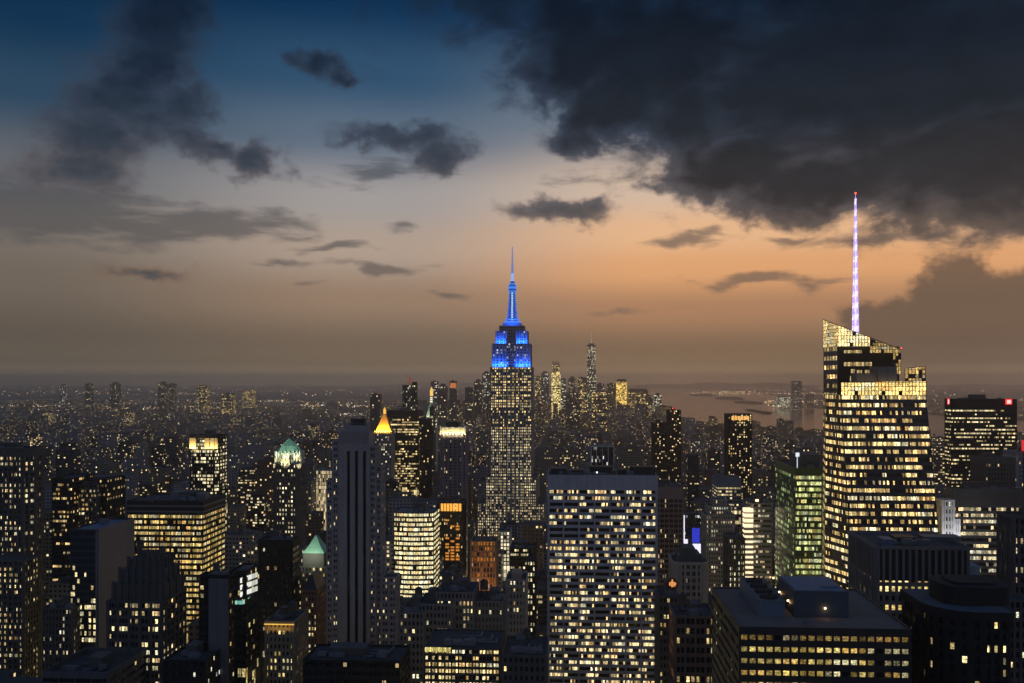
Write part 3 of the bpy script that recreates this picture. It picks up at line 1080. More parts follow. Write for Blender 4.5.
    for k in range(nl):
        t0, t1 = k / nl, (k + 1) / nl
        r0, r1 = 1.65 - 1.35 * t0, 1.65 - 1.35 * t1
        za, zb2 = base + H * .97 * t0, base + H * .97 * t1
        for (c0, c1) in (((-1, -1), (1, -1)), ((1, -1), (1, 1)), ((1, 1), (-1, 1)), ((-1, 1), (-1, -1))):
            (led if k % 2 else sp).bar((xs + c0[0] * r0, Ys + c0[1] * r0, za), (xs + c1[0] * r1, Ys + c1[1] * r1, zb2), .5 if k % 2 else .3)
            sp.bar((xs + c0[0] * r0, Ys + c0[1] * r0, za), (xs + c1[0] * r0, Ys + c1[1] * r0, za), .35)
    sp.cyl(xs, Ys, .3, .08, base + H * .97, tip, 6)
    s_o = sp.build('spire', mat_emit('violet_lit_steel', (.55, .42, .95), .95), rt)
    led.build('spire_light', mat_emit('spire_led', (1.0, .85, 1.0), 1.25), rt)
    core = MB()
    core.cyl(xs, Ys, .75, .2, base, base + H * .96, 8)
    core.build('spire_core', mat_emit('spire_glow', (.80, .66, 1.0), 1.25), rt)
    bc = MB()
    bc.cyl(xs, Ys, .5, .5, tip, tip + 1, 6)
    q = FX(901, Y1)
    bc.cyl(q, Y1 - .5, .35, .35, zb_r + .4, zb_r + 1.2, 6)
    bc.build('beacon', mat_emit('red_beacon', (1, .08, .05), 3.0), rt)
    # blue light inside one floor
    HERO.append((822, 941, Y0, 575))


crystal_tower()

# ------------------------------------------------------------------ named towers
W = mat_win
T = tower
# 1 white-gridded slab in the middle foreground
GW = mat_plain('travertine', (0.33, 0.33, 0.37))
T('office_slab', 'broad pale gridded office slab with seven window bays, large in the middle foreground', 'office building', 548, 657, 475, 590, 38, 683, GW,
  W((.3, .3, .33), .46, 1.01, 1, (1, .60, .16), (1, .94, .66), 1.5, 1.8, .7, near=True, run=4, glass=(.008, .009, .012)), fh=3.93, cell=.98, bay=10, sp=.46, pw=1.0, pd=.5, rec=.6, crown=8.6, par=.8,
  roofm=ROOF, junk=(6, 0, 0))
g = bpy.data.objects['office_slab']
gz = g['_z']
for a, b, h, y0 in ((551, 567, 3.5, 600), (572, 585, 2.2, 604), (590, 612, 4.2, 606), (618, 626, 3.2, 600), (630, 655, 4.6, 602)):
    bulkhead(g, FX(a, y0), FX(b, y0), y0, y0 + 9, gz, h, DARK, 'plant_room')
mb = MB()
mb.bar((FX(651, 600), 600, gz), (FX(655, 600), 600, gz + 7), .3)
mb.bar((FX(586, 600), 600, gz), (FX(586, 600), 600, gz + 4), .25)
mb.build('davit', STEEL, g)
mb = MB()
mb.cyl(FX(597, 594), 594, .45, .45, gz + 1.6, gz + 2.4, 8, bottom=True)
mb.build('roof_lamp', mat_emit('white_lamp', (.85, .95, 1), 3), g)

# 2 wide lit office block on the left
t, x0, x1, z = T('office_block', 'wide flat-roofed office block with nearly every floor lit yellow, on the left', 'office building', 127, 203, 501, 650, 43, 612, BLACK,
  W((.03, .03, .03), .88, .9, 1, (1, .66, .18), (1, .84, .42), 1.15, .35, .35, near=True), fh=3.9, cell=1.5, bay=5, sp=.46, pw=.55, pd=.1, rec=.3, crown=9, par=.8, junk=(7, 0, 1))
for k in (0, 1):
    b = MB()
    b.prism(inset(rectp(x0, x1, 650, 693), -.5), z - 7.2 + 3.9 * k, z - 6.0 + 3.9 * k, bottom=True)
    b.build('crown_band', mat_plain('pale_band', (.12, .12, .14), .6), t)
for px in (170, 180, 196):
    bulkhead(t, FX(px, 665), FX(px + 9, 665), 665, 675, z, 3 + px % 3, STEEL, 'plant_room')

# 3 far-left chamfered stone tower
T('stone_tower', 'dark stone tower with paired lit windows cut off by the left edge of view', 'skyscraper', -55, 31, 448, 640, 22, 683, STONED,
  W((.1, .1, .1), .44, .72, 1, (1, .80, .42), (1, .92, .68), 1.3, .7, .55, near=True, run=3), fh=3.75, cell=1.7, bay=2, sp=.45, pw=1.3, pd=.4, rec=.4, crown=5, chamfer=6, junk=(3, 0, 1))
rt = root('stone_annex', 'dark lower stone wing stepping out below the leftmost tower', 'office building', (FX(5, 560), 560, 0))
tier(rt, -70, 24, 560, 596, 20, STONED, W((.1, .1, .1), .40, .72, 1, (1, .74, .3), (1, .86, .5), 1.2, .5, .6, near=True, run=3), 0, 683, fh=3.75, cell=1.7, bay=2, sp=.45, pw=1.3, pd=.4, rec=.4)
HERO.append((-60, 40, 590, 683))

# 4 dark paired tower behind
t, x0, x1, z = T('dark_tower', 'black tower with ribbed top and scattered amber floors behind the blue roof', 'skyscraper', 73, 97, 484, 800, 40, 545, STONED,
  W((.03, .03, .03), .42, .85, 1, WARM, PALE, 1.1, .5, 1.0, near=True), fh=3.9, cell=1.7, bay=2, sp=.5, pw=.9, pd=.5, rec=.4, crown=0, junk=(2, 0, 1))
tier(t, 52, 72.5, 478, 790, 40, BLACK, W((.03, .03, .03), .22, .92, 1, WARM, (1, .75, .4), 1.1, .4, .9, near=True), 0, 610, fh=3.9, cell=1.7, bay=6, sp=.5, pw=.4, pd=.05, rec=.3)
tier(t, 97.5, 107, 479, 806, 34, BLACK, W((.03, .03, .03), .12, .7, 1, WARM, PALE, 1.1, .4, .3), 0, 560, fh=3.9, cell=1.7, bay=3, sp=.5, pw=.6, pd=.1, rec=.3)

# 5 slanted blue roof tower with blank flank
Yw = 570
rt = root('blank_flank_tower', 'glass tower with flat blue roof, blank grey flank and lit lower floors, on the left', 'office building', (FX(95, Yw), Yw + 20, 0))
x0, x1 = FX(70, Yw), FX(98, Yw)
zt = FZ(85, 531, Yw)
p = rectp(x0, x1, Yw, Yw + 48)
GB = W((.03, .035, .045), .50, .92, 1, (1, .78, .3), (1, .95, .72), 1.2, .8, .9, near=True, glass=(.02, .03, .045), run=5)
GD = W((.03, .035, .045), .03, .92, 1, (1, .78, .3), (1, .9, .6), .5, .1, .05, near=True, glass=(.02, .03, .045))
storeys(rt, p, p, 0, FZ(85, 566, Yw), DARK, GB, fh=4.0, cell=1.5, bay=7, sp=.35, pw=.5, pd=.05, rec=.12, zlow=FZ(85, 640, Yw), skip_edges=(1,))
storeys(rt, p, p, FZ(85, 566, Yw), zt, mat_plain('blue_glass', (.03, .04, .06), .3), GD, fh=4.0, cell=1.5, bay=7, sp=.35, pw=.3, pd=.04, rec=.12, skip_edges=(1,))
fl = MB()
fl.box(x1 - .3, x1 + .5, Yw + .02, Yw + 48.2, 0, zt + 1.2)
fl.box(x1 - 1.6, x1 - .32, Yw - .05, Yw + .4, 0, zt)
fl.build('flank_wall', mat_plain('grey_panel', (.155, .145, .16), .7, noise=.15), rt)
roof(rt, inset(p, -.1), zt, DARK, 1.0, roofm=mat_plain('blue_roof', (.09, .14, .21), .5))
hvac(rt, x0 + 3, Yw + 30, zt, 5, 4, 2.5)
HERO.append((70, 135, Yw, 640))

# 6 art deco crowned tower
Yw = 470
t, x0, x1, z = T('crowned_tower', 'dark stone tower with stepped crenellated crown and paired lit windows, lower left', 'skyscraper', 107, 162, 601, Yw, 30, 683, STONED,
  W((.1, .1, .1), .46, .74, 1, (1, .74, .32), (1, .92, .64), 1.4, .75, .7, near=True, run=3), fh=4.0, cell=1.75, bay=3, sp=.42, pw=1.3, pd=.4, rec=.4, junk=None)
for k, (a, b, tp, dy) in enumerate(((110, 161, 585, 2), (114, 159, 572, 5), (120, 155, 562, 8), (128, 149, 556, 11))):
    xa, xb = FX(a, Yw), FX(b, Yw)
    zz = FZ(135, tp, Yw)
    cb = MB()
    cb.box(xa, xb, Yw + dy, Yw + 30 - dy, z, zz)
    npi = 7 - k
    for i in range(npi + 1):
        xx = xa + (xb - xa - 1.6) * i / npi
        cb.box(xx, xx + 1.6, Yw + dy - .7, Yw + dy - .003, z, zz + 1.5)
    for i in range(4):
        yy = Yw + dy + (28 - 2 * dy) * i / 3
        cb.box(xb + .003, xb + .7, yy, yy + 1.4, z, zz + 1.5)
    cb.build('crown_tier', STONED, t)
water_tank(t, FX(136, 480), Yw + 15, FZ(135, 556, Yw), 1.0, 1)

# 7 blank concrete core block
Yw = 440
rt, x0, x1, z = T('blank_wall_block', 'narrow dark block with blank grey front wall and green-lit flank', 'office building', 199, 229, 575, Yw, 8, 660, BLACK,
  W((.03, .03, .03), .10, .8, 1, WARM, PALE, 1.1, .3, .2, near=True), fh=3.9, cell=2, bay=2, sp=.5, pw=.4, pd=.05, rec=.3, junk=(2, 0, 1))
bw = MB()
bw.box(FX(209.5, Yw), x1 - .2, Yw - 1.2, Yw - .2, 0, z - .4)
bw.build('blank_wall', mat_plain('grey_render', (.12, .115, .12), .8, noise=.12), rt)
Yw = 480
rt, x0, x1, z = T('lit_screen_block', 'small building with bright white and green lit glass beside the blank grey wall', 'office building', 229, 246, 571, Yw, 22, 640, BLACK,
  W((.03, .03, .03), .16, .8, 1, (1, .7, .2), (.95, .9, .5), 1.2, .6, .5, near=True), fh=4.4, cell=2.4, bay=3, sp=.45, pw=.4, pd=.05, rec=.3, junk=(2, 0, 0))
sc = MB()
for k, (a, b, p0, p1) in enumerate(((240, 252, 583, 578), (240, 252, 590, 585), (240, 252, 597, 592))):
    xa, xb = FX(a, Yw - 1), FX(b, Yw - 1)
    sc.quad([(xa, Yw - 1, FZ(246, p0, Yw)), (xb, Yw + 8, FZ(246, p0 - 3, Yw)), (xb, Yw + 8, FZ(246, p1 - 3, Yw)), (xa, Yw - 1, FZ(246, p1, Yw))], [(0, 0), (6, 0), (6, 1), (0, 1)])
sc.build('lit_screen', mat_win((.1, .1, .1), 2, .9, 1, (.95, .95, .75), (1, 1, .95), .9, 0, 0, vary=.3), rt)
sc = MB()
xa, xb, xc = FX(232, Yw - 1.1), FX(243, Yw - 1.1), FX(250, Yw + 6)
sc.quad([(xa, Yw - 1.2, FZ(240, 604, Yw)), (xb, Yw - 1.2, FZ(240, 604, Yw)), (xb, Yw - 1.2, FZ(240, 600, Yw)), (xa, Yw - 1.2, FZ(240, 600, Yw))], [(0, 0), (8, 0), (8, 1), (0, 1)])
sc.quad([(xb, Yw - 1.2, FZ(240, 604, Yw)), (xc, Yw + 6, FZ(240, 600, Yw)), (xc, Yw + 6, FZ(240, 597, Yw)), (xb, Yw - 1.2, FZ(240, 600, Yw))], [(0, 0), (5, 0), (5, 1), (0, 1)])
sc.build('green_sign_band', mat_win((.1, .1, .1), 2, .85, .9, (.25, .85, .6), (.5, 1, .92), .7, 0, 0, vary=.3), rt)
# red lit vertical strip
rt = root('lit_strip_sign', 'slim vertical red lit strip on a dark corner near the bottom left', 'sign', (FX(253, 500), 500, 0))
sc = MB()
sc.box(FX(252, 500), FX(254.5, 500), 500, 502, 0, FZ(253, 644, 500))
sc.build('mast', DARK, rt)
sc = MB()
for k in range(9):
    zz = FZ(253, 683 - k * 4.2, 500)
    sc.box(FX(252.2, 500), FX(254.2, 500), 499.6, 499.95, zz, zz + 1.3)
sc.build('lit_panel', mat_emit('red_lit', (1, .10, .03), .8), rt)

# 8 lit-top tower
rt, x0, x1, z = T('amber_crown_tower', 'dark slender tower with bright amber-lit top, left of the green pyramid', 'skyscraper', 188.5, 218, 435.5, 1050, 34, 492, BLACK,
  W((.02, .02, .02), .50, .85, 1, (1, .84, .5), (1, .95, .72), 1.2, .7, .7), fh=3.9, cell=1.9, bay=4, sp=.4, pw=.9, pd=.4, rec=.3, crown=0, chamfer=5, junk=(1, 0, 1))
bpy.data.objects.remove([c for c in rt.children if c.name.startswith('window_band')][-1])
for a, b in ((189.8, 196), (205, 209.5), (210.5, 214.5), (215, 217.8)):
    cg = MB()
    cg.box(FX(a, 1050), FX(b, 1050), 1049.0, 1049.55, FZ(200, 448.5, 1050), FZ(200, 438, 1050))
    cg.build('crown_panel', mat_plain('crown_panel', (.6, .5, .35), .6), rt)
for a, b in ((189.8, 196), (205, 217.8)):
    xm = (FX(a, 1050) + FX(b, 1050)) / 2
    lamp('floodlight', 'AREA', (xm, 1046.5, FZ(200, 450.5, 1050)), 7000, (1, .72, .22), rt, size=(FX(b, 1050) - FX(a, 1050)), size_y=.8, target=(xm, 1049.4, FZ(200, 440, 1050)))

# 9 green pyramid tower
Yw = 850
t, x0, x1, z = T('green_pyramid_tower', 'stone tower with floodlit pale gallery and green copper pyramid roof', 'skyscraper', 272.5, 299.5, 464, Yw, 25, 545, STONED,
  W((.2, .19, .18), .42, .5, 1, (1, .82, .5), (1, .93, .72), 1.2, .5, .5), fh=4.0, cell=2.6, bay=1, sp=.5, pw=1.3, pd=.3, rec=.3, chamfer=3, junk=None)
xm, ym = (x0 + x1) / 2 - .5, Yw + 12.5
gal = MB()
gal.cyl(xm, ym, 12.6, 12.4, z, FZ(289, 453, Yw), 8)
for i in range(24):
    a = 2 * math.pi * i / 24
    gal.bar((xm + 13 * math.cos(a), ym + 13 * math.sin(a), z), (xm + 13 * math.cos(a), ym + 13 * math.sin(a), FZ(289, 451.5, Yw)), .9)
gal.build('gallery', mat_plain('pale_stone', (.5, .5, .42)), t)
rf = MB()
zr0, zr1 = FZ(289, 453.5, Yw), FZ(289, 440, Yw)
rf.cyl(xm, ym, 12.2, 7.5, zr0, zr0 + (zr1 - zr0) * .5, 8)
rf.cyl(xm, ym, 7.5, .4, zr0 + (zr1 - zr0) * .5, zr1, 8)
for i in range(8):
    a = 2 * math.pi * i / 8
    c, s = math.cos(a), math.sin(a)
    rf.bar((xm + 12.2 * c, ym + 12.2 * s, zr0), (xm + 7.5 * c, ym + 7.5 * s, zr0 + (zr1 - zr0) * .5), .6)
    rf.bar((xm + 7.5 * c, ym + 7.5 * s, zr0 + (zr1 - zr0) * .5), (xm, ym, zr1 + .5), .6)
rf.build('pyramid_roof', COPPER, t)
for q in range(3):
    a = -math.pi / 2 + (q - 1) * .85
    px_, py_ = xm + 24 * math.cos(a), ym + 24 * math.sin(a)
    lamp('floodlight', 'SPOT', (px_, py_, z - 4), 26000, (1, .90, .52), t, spot=44, size=.6, target=(xm, ym, z + 9))
    lamp('floodlight', 'SPOT', (px_ + 1, py_ - 3, zr0 - 6), 22000, (.90, 1, .72), t, spot=40, size=.6, target=(xm, ym, zr0 + 5))

# 10 small green dome
Yw = 640
t, x0, x1, z = T('green_dome_building', 'lower stone building with small green copper roof, left of the pale ribbed tower', 'office building', 298, 326, 566, Yw, 24, 640, STONED,
  W((.15, .14, .13), .38, .55, 1, (1, .72, .3), (1, .84, .5), 1.3, .8, .5, near=True), fh=3.9, cell=2.4, bay=1, sp=.45, pw=1.0, pd=.3, rec=.3, junk=None)
xa, xb = FX(301.5, Yw), FX(322.5, Yw)
c_ = MB()
c_.box(xa, xb, Yw + 3, Yw + 20, z, FZ(318, 554, Yw))
c_.build('attic_wall', STONED, t)
c_ = MB()
p0 = rectp(xa - .4, xb + .4, Yw + 2.6, Yw + 20.4)
zz = FZ(318, 554, Yw)
c_.prism(p0, zz, zz + 4.5, inset(p0, 3.6))
c_.prism(inset(p0, 3.6), zz + 4.5, FZ(318, 538, Yw), inset(p0, 7.2))
c_.build('copper_roof', COPPER, t)
lamp('floodlight', 'AREA', ((xa + xb) / 2, Yw - 9, zz - 1), 3600, (.9, 1, .75), t, size=10, size_y=1, target=((xa + xb) / 2, Yw + 8, zz + 5))

# 11 black box
T('black_box_tower', 'plain black glass box below the green pyramid, with lit windows on its flank', 'office building', 258, 293, 540, 600, 15, 625, BLACK,
  W((.02, .02, .02), .10, .5, 1, (.9, .95, .8), PALE, 1.2, .3, .1, near=True), fh=3.9, cell=2.6, bay=4, sp=.4, pw=.3, pd=.04, rec=.12, crown=4, junk=(3, 0, 1))

# 12 yellow-corniced brick
t, x0, x1, z = T('cornice_building', 'tan corner building with yellow-lit cornice and lit window rows, bottom left', 'apartment building', 265, 294, 621, 480, 26, 683, mat_plain('tan_brick', (.24, .19, .13)),
  W((.2, .15, .1), .42, .5, 1, (1, .66, .18), (1, .84, .42), 1.2, .4, .9, near=True), fh=3.6, cell=2.3, bay=1, sp=.45, pw=1.1, pd=.2, rec=.3, junk=(3, 1, 1))
lamp('floodlight', 'AREA', ((x0 + x1) / 2, 477.5, z - 3.5), 260, (1, .62, .15), t, size=13, size_y=.4, target=((x0 + x1) / 2, 480, z))
lt = MB()
lt.box(x0 - .2, x1 + .2, 479.0, 479.5, z - .6, z - .1)
lt.build('cornice_light', mat_emit('cornice_light', (1, .6, .12), .8), t)

# 13 pale ribbed tower
Yw = 560
RIB = mat_plain('pale_grey_stone', (.30, .265, .26))
rt = root('ribbed_stone_tower', 'tall pale stone tower with three black vertical window strips, left of centre', 'skyscraper', (FX(358, Yw), Yw + 20, 0))
DW = W((.2, .2, .2), .20, .46, 1, (1, .80, .42), (1, .92, .66), 1.2, .3, .1, near=True)
BW = W((.02, .02, .02), .0, .9, 1, WARM, PALE, .2, 0, 0)
z0_ = FZ(358, 446, Yw)
zm = FZ(358, 432, Yw)
xs = [FX(a, Yw) for a in (338.5, 346.8, 350.0, 354.8, 358.0, 362.8, 366.0, 369.6)]
base = MB()
for i in (0, 2, 4, 6):
    base.box(xs[i], xs[i + 1], Yw, Yw + 3.9, 0, z0_ - 3)
base.box(xs[0], xs[7], Yw, Yw + 3.9, z0_ - 2.99, zm, bottom=True)
base.box(xs[0], xs[7], Yw + 4, Yw + 11, 0, zm)
for i in range(22):
    xx = xs[0] + (xs[7] - xs[0] - .6) * i / 21
    base.box(xx, xx + .6, Yw - .3, Yw - .003, z0_ + 2, zm + .5)
base.build('shaft_wall', RIB, rt)
sp_ = MB()
for i in (1, 3, 5):
    sp_.box(xs[i] + .02, xs[i + 1] - .02, Yw + 2.0, Yw + 3.85, 0, z0_ - 3)
sp_.build('window_strip', mat_plain('dark_glass_strip', (.012, .013, .016), .4), rt)
# flanks with windows
for a, b, tp, dy in ((332.5, 338.3, 440, 1.5), (326.5, 332.4, 480, 3.0), (369.8, 376, 446, 1.5), (376.1, 381.5, 466, 3), (381.6, 396, 577, 1.0)):
    tier(rt, a, b, tp, Yw + dy, 14 - dy, RIB, DW, 0, 655, fh=3.7, cell=1.9, bay=2, sp=.5, pw=.8, pd=.25, rec=.35)
bulkhead(rt, FX(342, Yw), FX(367, Yw), Yw + 4, Yw + 10.5, zm, 3.6, RIB)
bulkhead(rt, FX(349, Yw), FX(363, Yw), Yw + 5, Yw + 10, zm + 3.9, 3.5, DARK)
rl = MB()
for zz in (1.2, 2.4, 5):
    rl.bar((FX(342, Yw), Yw + 5, zm + zz), (FX(368, Yw), Yw + 5, zm + zz), .2)
for a in (342, 349, 356, 362, 368):
    rl.bar((FX(a, Yw), Yw + 5, zm), (FX(a, Yw), Yw + 5, zm + 5), .2)
rl.build('roof_rail', STEEL, rt)
HERO.append((326, 400, Yw, 660))

# 14 low dark foreground roofs at the bottom edge
rt, x0, x1, z = T('dark_roof_block', 'low dark flat roof below the pale ribbed tower, along the bottom edge', 'office building', 303, 400, 660, 430, 26, 683, BLACK,
  W((.02, .02, .02), .04, .8, 1, WARM, PALE, .8, .1, .1), fh=3.9, cell=2, bay=4, sp=.5, pw=.5, pd=.1, rec=.3, junk=(5, 0, 1))
rt, x0, x1, z = T('low_roof_hall', 'wide dark low roof with a pale parapet in the bottom left corner', 'office building', 42, 108, 672, 430, 40, 683, mat_plain('parapet_grey', (.09, .085, .09), .8),
  W((.02, .02, .02), .06, .8, 1, WARM, PALE, .8, .1, .1), fh=3.9, cell=2, bay=4, sp=.5, pw=.5, pd=.1, rec=.3, junk=(4, 0, 1), par=3.0)
T('small_lit_block', 'small dark block with a few lit windows between the leftmost tower and glass tower', 'office building', 42, 72, 608, 560, 30, 672, STONED,
  W((.1, .1, .1), .26, .5, 1, (.9, .9, .8), PALE, 1.2, .6, .4, near=True), fh=4.2, cell=2.2, bay=1, sp=.45, pw=1.0, pd=.2, rec=.3, junk=(3, 1, 1))
T('sloped_shed_block', 'dark block with dim windows in front of the left lit office block', 'office building', 163, 205, 660, 420, 30, 683, BLACK,
  W((.02, .02, .02), .08, .3, 1, WARM, (.9, 1, .9), 1.4, .2, .3, near=True), fh=4.2, cell=3.2, bay=3, sp=.5, pw=.4, pd=.05, rec=.3, junk=(3, 0, 1))

# 15 bright white glass tower
Yw = 790
x0, x1 = FX(393.5, Yw), FX(434, Yw)
rt = root('bright_glass_tower', 'brightly lit white-banded glass tower with bowed front, left of centre', 'office building', ((x0 + x1) / 2, Yw + 16, 0))
nseg = 8
arc = [(x0 + (x1 - x0) * i / nseg, Yw - 3.2 * math.sin(math.pi * i / nseg)) for i in range(nseg + 1)]
poly = arc + [(x1 + .5, Yw + 32), (x0 - .2, Yw + 32)]
zt = FZ(414, 512, Yw)
storeys(rt, poly, poly, 0, zt - 1, BLACK, W((.05, .05, .05), .92, 1.01, 1, (1, .84, .44), (1, .95, .68), 1.55, .5, .2, near=True, vary=.5), fh=4.05, cell=1.3, bay=9, sp=.40, pw=.2, pd=.05, rec=.3, zlow=FZ(414, 612, Yw))
roof(rt, inset(poly, -.1), zt - 1, BLACK, 1.0, roofm=ROOFL)
clutter(rt, x0 + 3, x1 - 3, Yw + 3, Yw + 30, zt - 1, 5, 3, 0, 1)
bl = MB()
for a, b in ((402, 409), (414, 419)):
    bl.box(FX(a, Yw), FX(b, Yw), Yw - 4.4, Yw - 3.6, FZ(410, 606, Yw), FZ(410, 601, Yw))
bl.build('lobby_window', mat_emit('lobby_light', (1, .95, .68), 1.0), rt)
HERO.append((391, 437, Yw, 604))

# 16 orange crown tower
Yw = 950
t, x0, x1, z = T('dark_slab_tower', 'dark slab tower with a small orange-lit crown, right of the bright white glass tower', 'skyscraper', 437, 463, 502, Yw, 30, 560, BLACK,
  W((.03, .025, .02), .15, .5, 1, (1, .5, .12), (1, .8, .45), 1.2, .5, .3), fh=3.9, cell=2.2, bay=2, sp=.4, pw=.7, pd=.2, rec=.3, junk=(2, 0, 1))
oc = MB()
for i in range(7):
    a = 441 + i * 3.0
    oc.box(FX(a, Yw), FX(a + 2.3, Yw), Yw - 1.0, Yw - .35, FZ(450, 511, Yw), FZ(450, 503.5, Yw))
oc.build('crown_window', mat_emit('orange_glow', (1, .47, .07), 1.1), t)
oc = MB()
for i in range(3):
    for k in range(16):
        if R.random() < k / 17:
            continue
        a = 445.5 + i * 5.2
        zz = FZ(450, 560 - k * 3.0, Yw)
        oc.box(FX(a, Yw), FX(a + 3.6, Yw), Yw - .9, Yw - .36, zz, zz + 1.7)
oc.build('orange_window', mat_emit('orange_window', (1, .36, .05), .6), t)

# 17 orange lattice tower
T('orange_grid_tower', 'mid-height tower whose stone grid glows orange, left of the gridded slab', 'office building', 470.5, 496, 541, 780, 24, 603, mat_plain('orange_stone', (.34, .22, .15)),
  W((.3, .15, .08), .70, .85, 1, (1, .20, .02), (1, .42, .06), .6, .8, .7, near=True), fh=4.3, cell=1.3, bay=2, sp=.3, pw=.9, pd=.35, rec=.8, par=.6, junk=(2, 1, 0))
o_ = bpy.data.objects['orange_grid_tower']
lamp('floodlight', 'AREA', (FX(483, 770), 766, FZ(483, 610, 780)), 8000, (1, .48, .20), o_, size=16, size_y=3, target=(FX(483, 780), 780, FZ(483, 570, 780)))

# 18 gold pyramid
Yw = 1640
t, x0, x1, z = T('gold_pyramid_tower', 'stone tower topped by a glowing golden pyramid, left of the wide banded block', 'skyscraper', 374.5, 391.5, 431, Yw, 30, 470, STONE,
  W((.25, .23, .2), .30, .5, 1, (.9, .95, 1), PALE, 1.0, .4, .3), fh=4.2, cell=3.6, bay=1, sp=.4, pw=1.4, pd=.4, rec=.3, junk=None)
xm, ym = (x0 + x1) / 2, Yw + 15
py = MB()
pp = rectp(x0 + 1.5, x1 - 1.5, Yw + 1.5, Yw + 28.5)
zt = FZ(383, 414, Yw)
py.prism(pp, z, zt, [(xm + (a - xm) * .16, ym + (b - ym) * .16) for a, b in pp])
py.build('pyramid_roof', GOLD, t)
py = MB()
py.cyl(xm, ym, 2.6, 2.4, zt, zt + 7, 8)
py.cyl(xm, ym, 2.6, .1, zt + 7, FZ(383, 407, Yw), 8)
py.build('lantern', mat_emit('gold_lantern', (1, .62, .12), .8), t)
lamp('floodlight', 'AREA', (xm, Yw - 5, z + .8), 36000, (1, .50, .08), t, size=26, size_y=2, target=(xm, Yw + 9, z + 16))

# 19 wide banded block and its dark neighbour
T('banded_block', 'wide dark block with lit yellow floor bands behind and right of the golden pyramid', 'office building', 387, 419, 411, 1700, 50, 480, BLACK,
  W((.03, .03, .03), .42, .9, 1, (1, .70, .26), (1, .84, .5), 1.1, .9, 1.0, run=6), fh=4.4, cell=3, bay=6, sp=.45, pw=.5, pd=.1, rec=.3, crown=9, junk=(2, 0, 1))
T('black_slab', 'narrow unlit black slab tower right of the wide banded block', 'office building', 419.5, 429, 419, 1560, 34, 500, BLACK,
  W((.02, .02, .025), .07, .5, 1, WARM, PALE, 1.2, .2, .1), fh=4.2, cell=3, bay=1, sp=.4, pw=.8, pd=.2, rec=.3, junk=(1, 0, 1))

# 21 ribbed tower with lit corona
Yw = 1100
PK = mat_plain('pinkish_stone', (.22, .17, .19))
t, x0, x1, z = T('corona_tower', 'pinkish ribbed tower ringed by lit white fins on top, left of the blue-crowned skyscraper', 'skyscraper', 440, 465.5, 433, Yw, 30, 500, PK,
  W((.1, .09, .1), .10, .4, 1, (1, .75, .6), PALE, .9, .2, .1), fh=3.6, cell=2.4, bay=2, sp=.35, pw=1.4, pd=.6, rec=.4, chamfer=4, junk=None)
cr = MB()
for i in range(9):
    xx = x0 + (x1 - x0 - 1.2) * i / 8
    hgt = 9.5 if i in (0, 8) else 7.2 if i % 2 else 8.4
    cr.box(xx, xx + 1.2, Yw - .9, Yw + .6, z - 1, z + hgt, bottom=True)
for i in range(6):
    yy = Yw + 3 + 25 * i / 5
    for xx in (x0, x1 - 1.2):
        cr.box(xx, xx + 1.2, yy, yy + 1.2, z - 1, z + 8, bottom=True)
cr.build('crown_fin', mat_plain('white_fin', (.7, .66, .5)), t)
cw = MB()
cw.box(x0 + 1.5, x1 - 1.5, Yw + 2.2, Yw + 27, z, z + 7.5)
cw.build('crown_wall', mat_plain('cream_wall', (.6, .54, .38)), t)
for i in range(4):
    xx = x0 + (x1 - x0) * (i + .5) / 4
    lamp('floodlight', 'AREA', (xx, Yw + .9, z + .4), 700, (1, .82, .42), t, size=5, size_y=.6, target=(xx, Yw + 2.2, z + 4))
    lamp('floodlight', 'AREA', (xx, Yw - 4.5, z - 1.5), 1100, (1, .86, .5), t, size=6, size_y=.8, target=(xx, Yw, z + 3))
bulkhead(t, FX(445, Yw), FX(458, Yw), Yw + 8, Yw + 22, z + 7.5, 6, DARK)

# 22 clock tower with gold lantern
Yw = 2250
rt = root('clock_tower', 'slender floodlit stone clock tower with gold cupola on the skyline left of centre', 'tower', (FX(431, Yw), Yw + 12, 0))
ST = mat_plain('clock_stone', (.42, .42, .36))
xa, xb = FX(425.3, Yw), FX(436.2, Yw)
sh_ = MB()
sh_.box(xa, xb, Yw, Yw + 26, 0, FZ(431, 418.5, Yw))
p0 = rectp(xa + 1, xb - 1, Yw + 1, Yw + 25)
z1_, z2_, z3_ = FZ(431, 418.5, Yw), FZ(431, 403, Yw), FZ(431, 396, Yw)
sh_.build('shaft_wall', ST, rt)
pr = MB()
pr.prism(p0, z1_, z2_, inset(p0, 8.2))
pr.build('spire_roof', mat_plain('pale_green_roof', (.25, .36, .28)), rt)
q0 = inset(p0, 8.1)
pr = MB()
pr.prism(q0, z2_, z3_)
pr.build('cupola', ST, rt)
mx, my = (xa + xb) / 2, Yw + 13
pr = MB()
pr.cyl(mx, my, 4.2, 3.6, z3_, FZ(431, 391.5, Yw), 8)
pr.cyl(mx, my, 4.6, .2, FZ(431, 391.5, Yw), FZ(431, 386.5, Yw), 8)
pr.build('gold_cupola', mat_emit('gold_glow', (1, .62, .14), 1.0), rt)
wl = MB()
for k in range(3):
    wl.box(mx - 2.5, mx + 2.5, Yw + 8.7, Yw + 8.9, z2_ + 2 + 4.6 * k, z2_ + 4.4 + 4.6 * k)
wl.build('cupola_window', mat_emit('cupola_light', (1, .95, .7), 1.2), rt)
ck = MB()
ck.cyl(mx, 0, 3.6, 3.6, 0, .4, 20)
ck.v = [(x, Yw - .3 - zz_, y_ + FZ(431, 424, Yw)) for x, y_, zz_ in ck.v]
ck.build('clock_face', mat_emit('clock_dial', (.95, .95, .8), .6), rt)
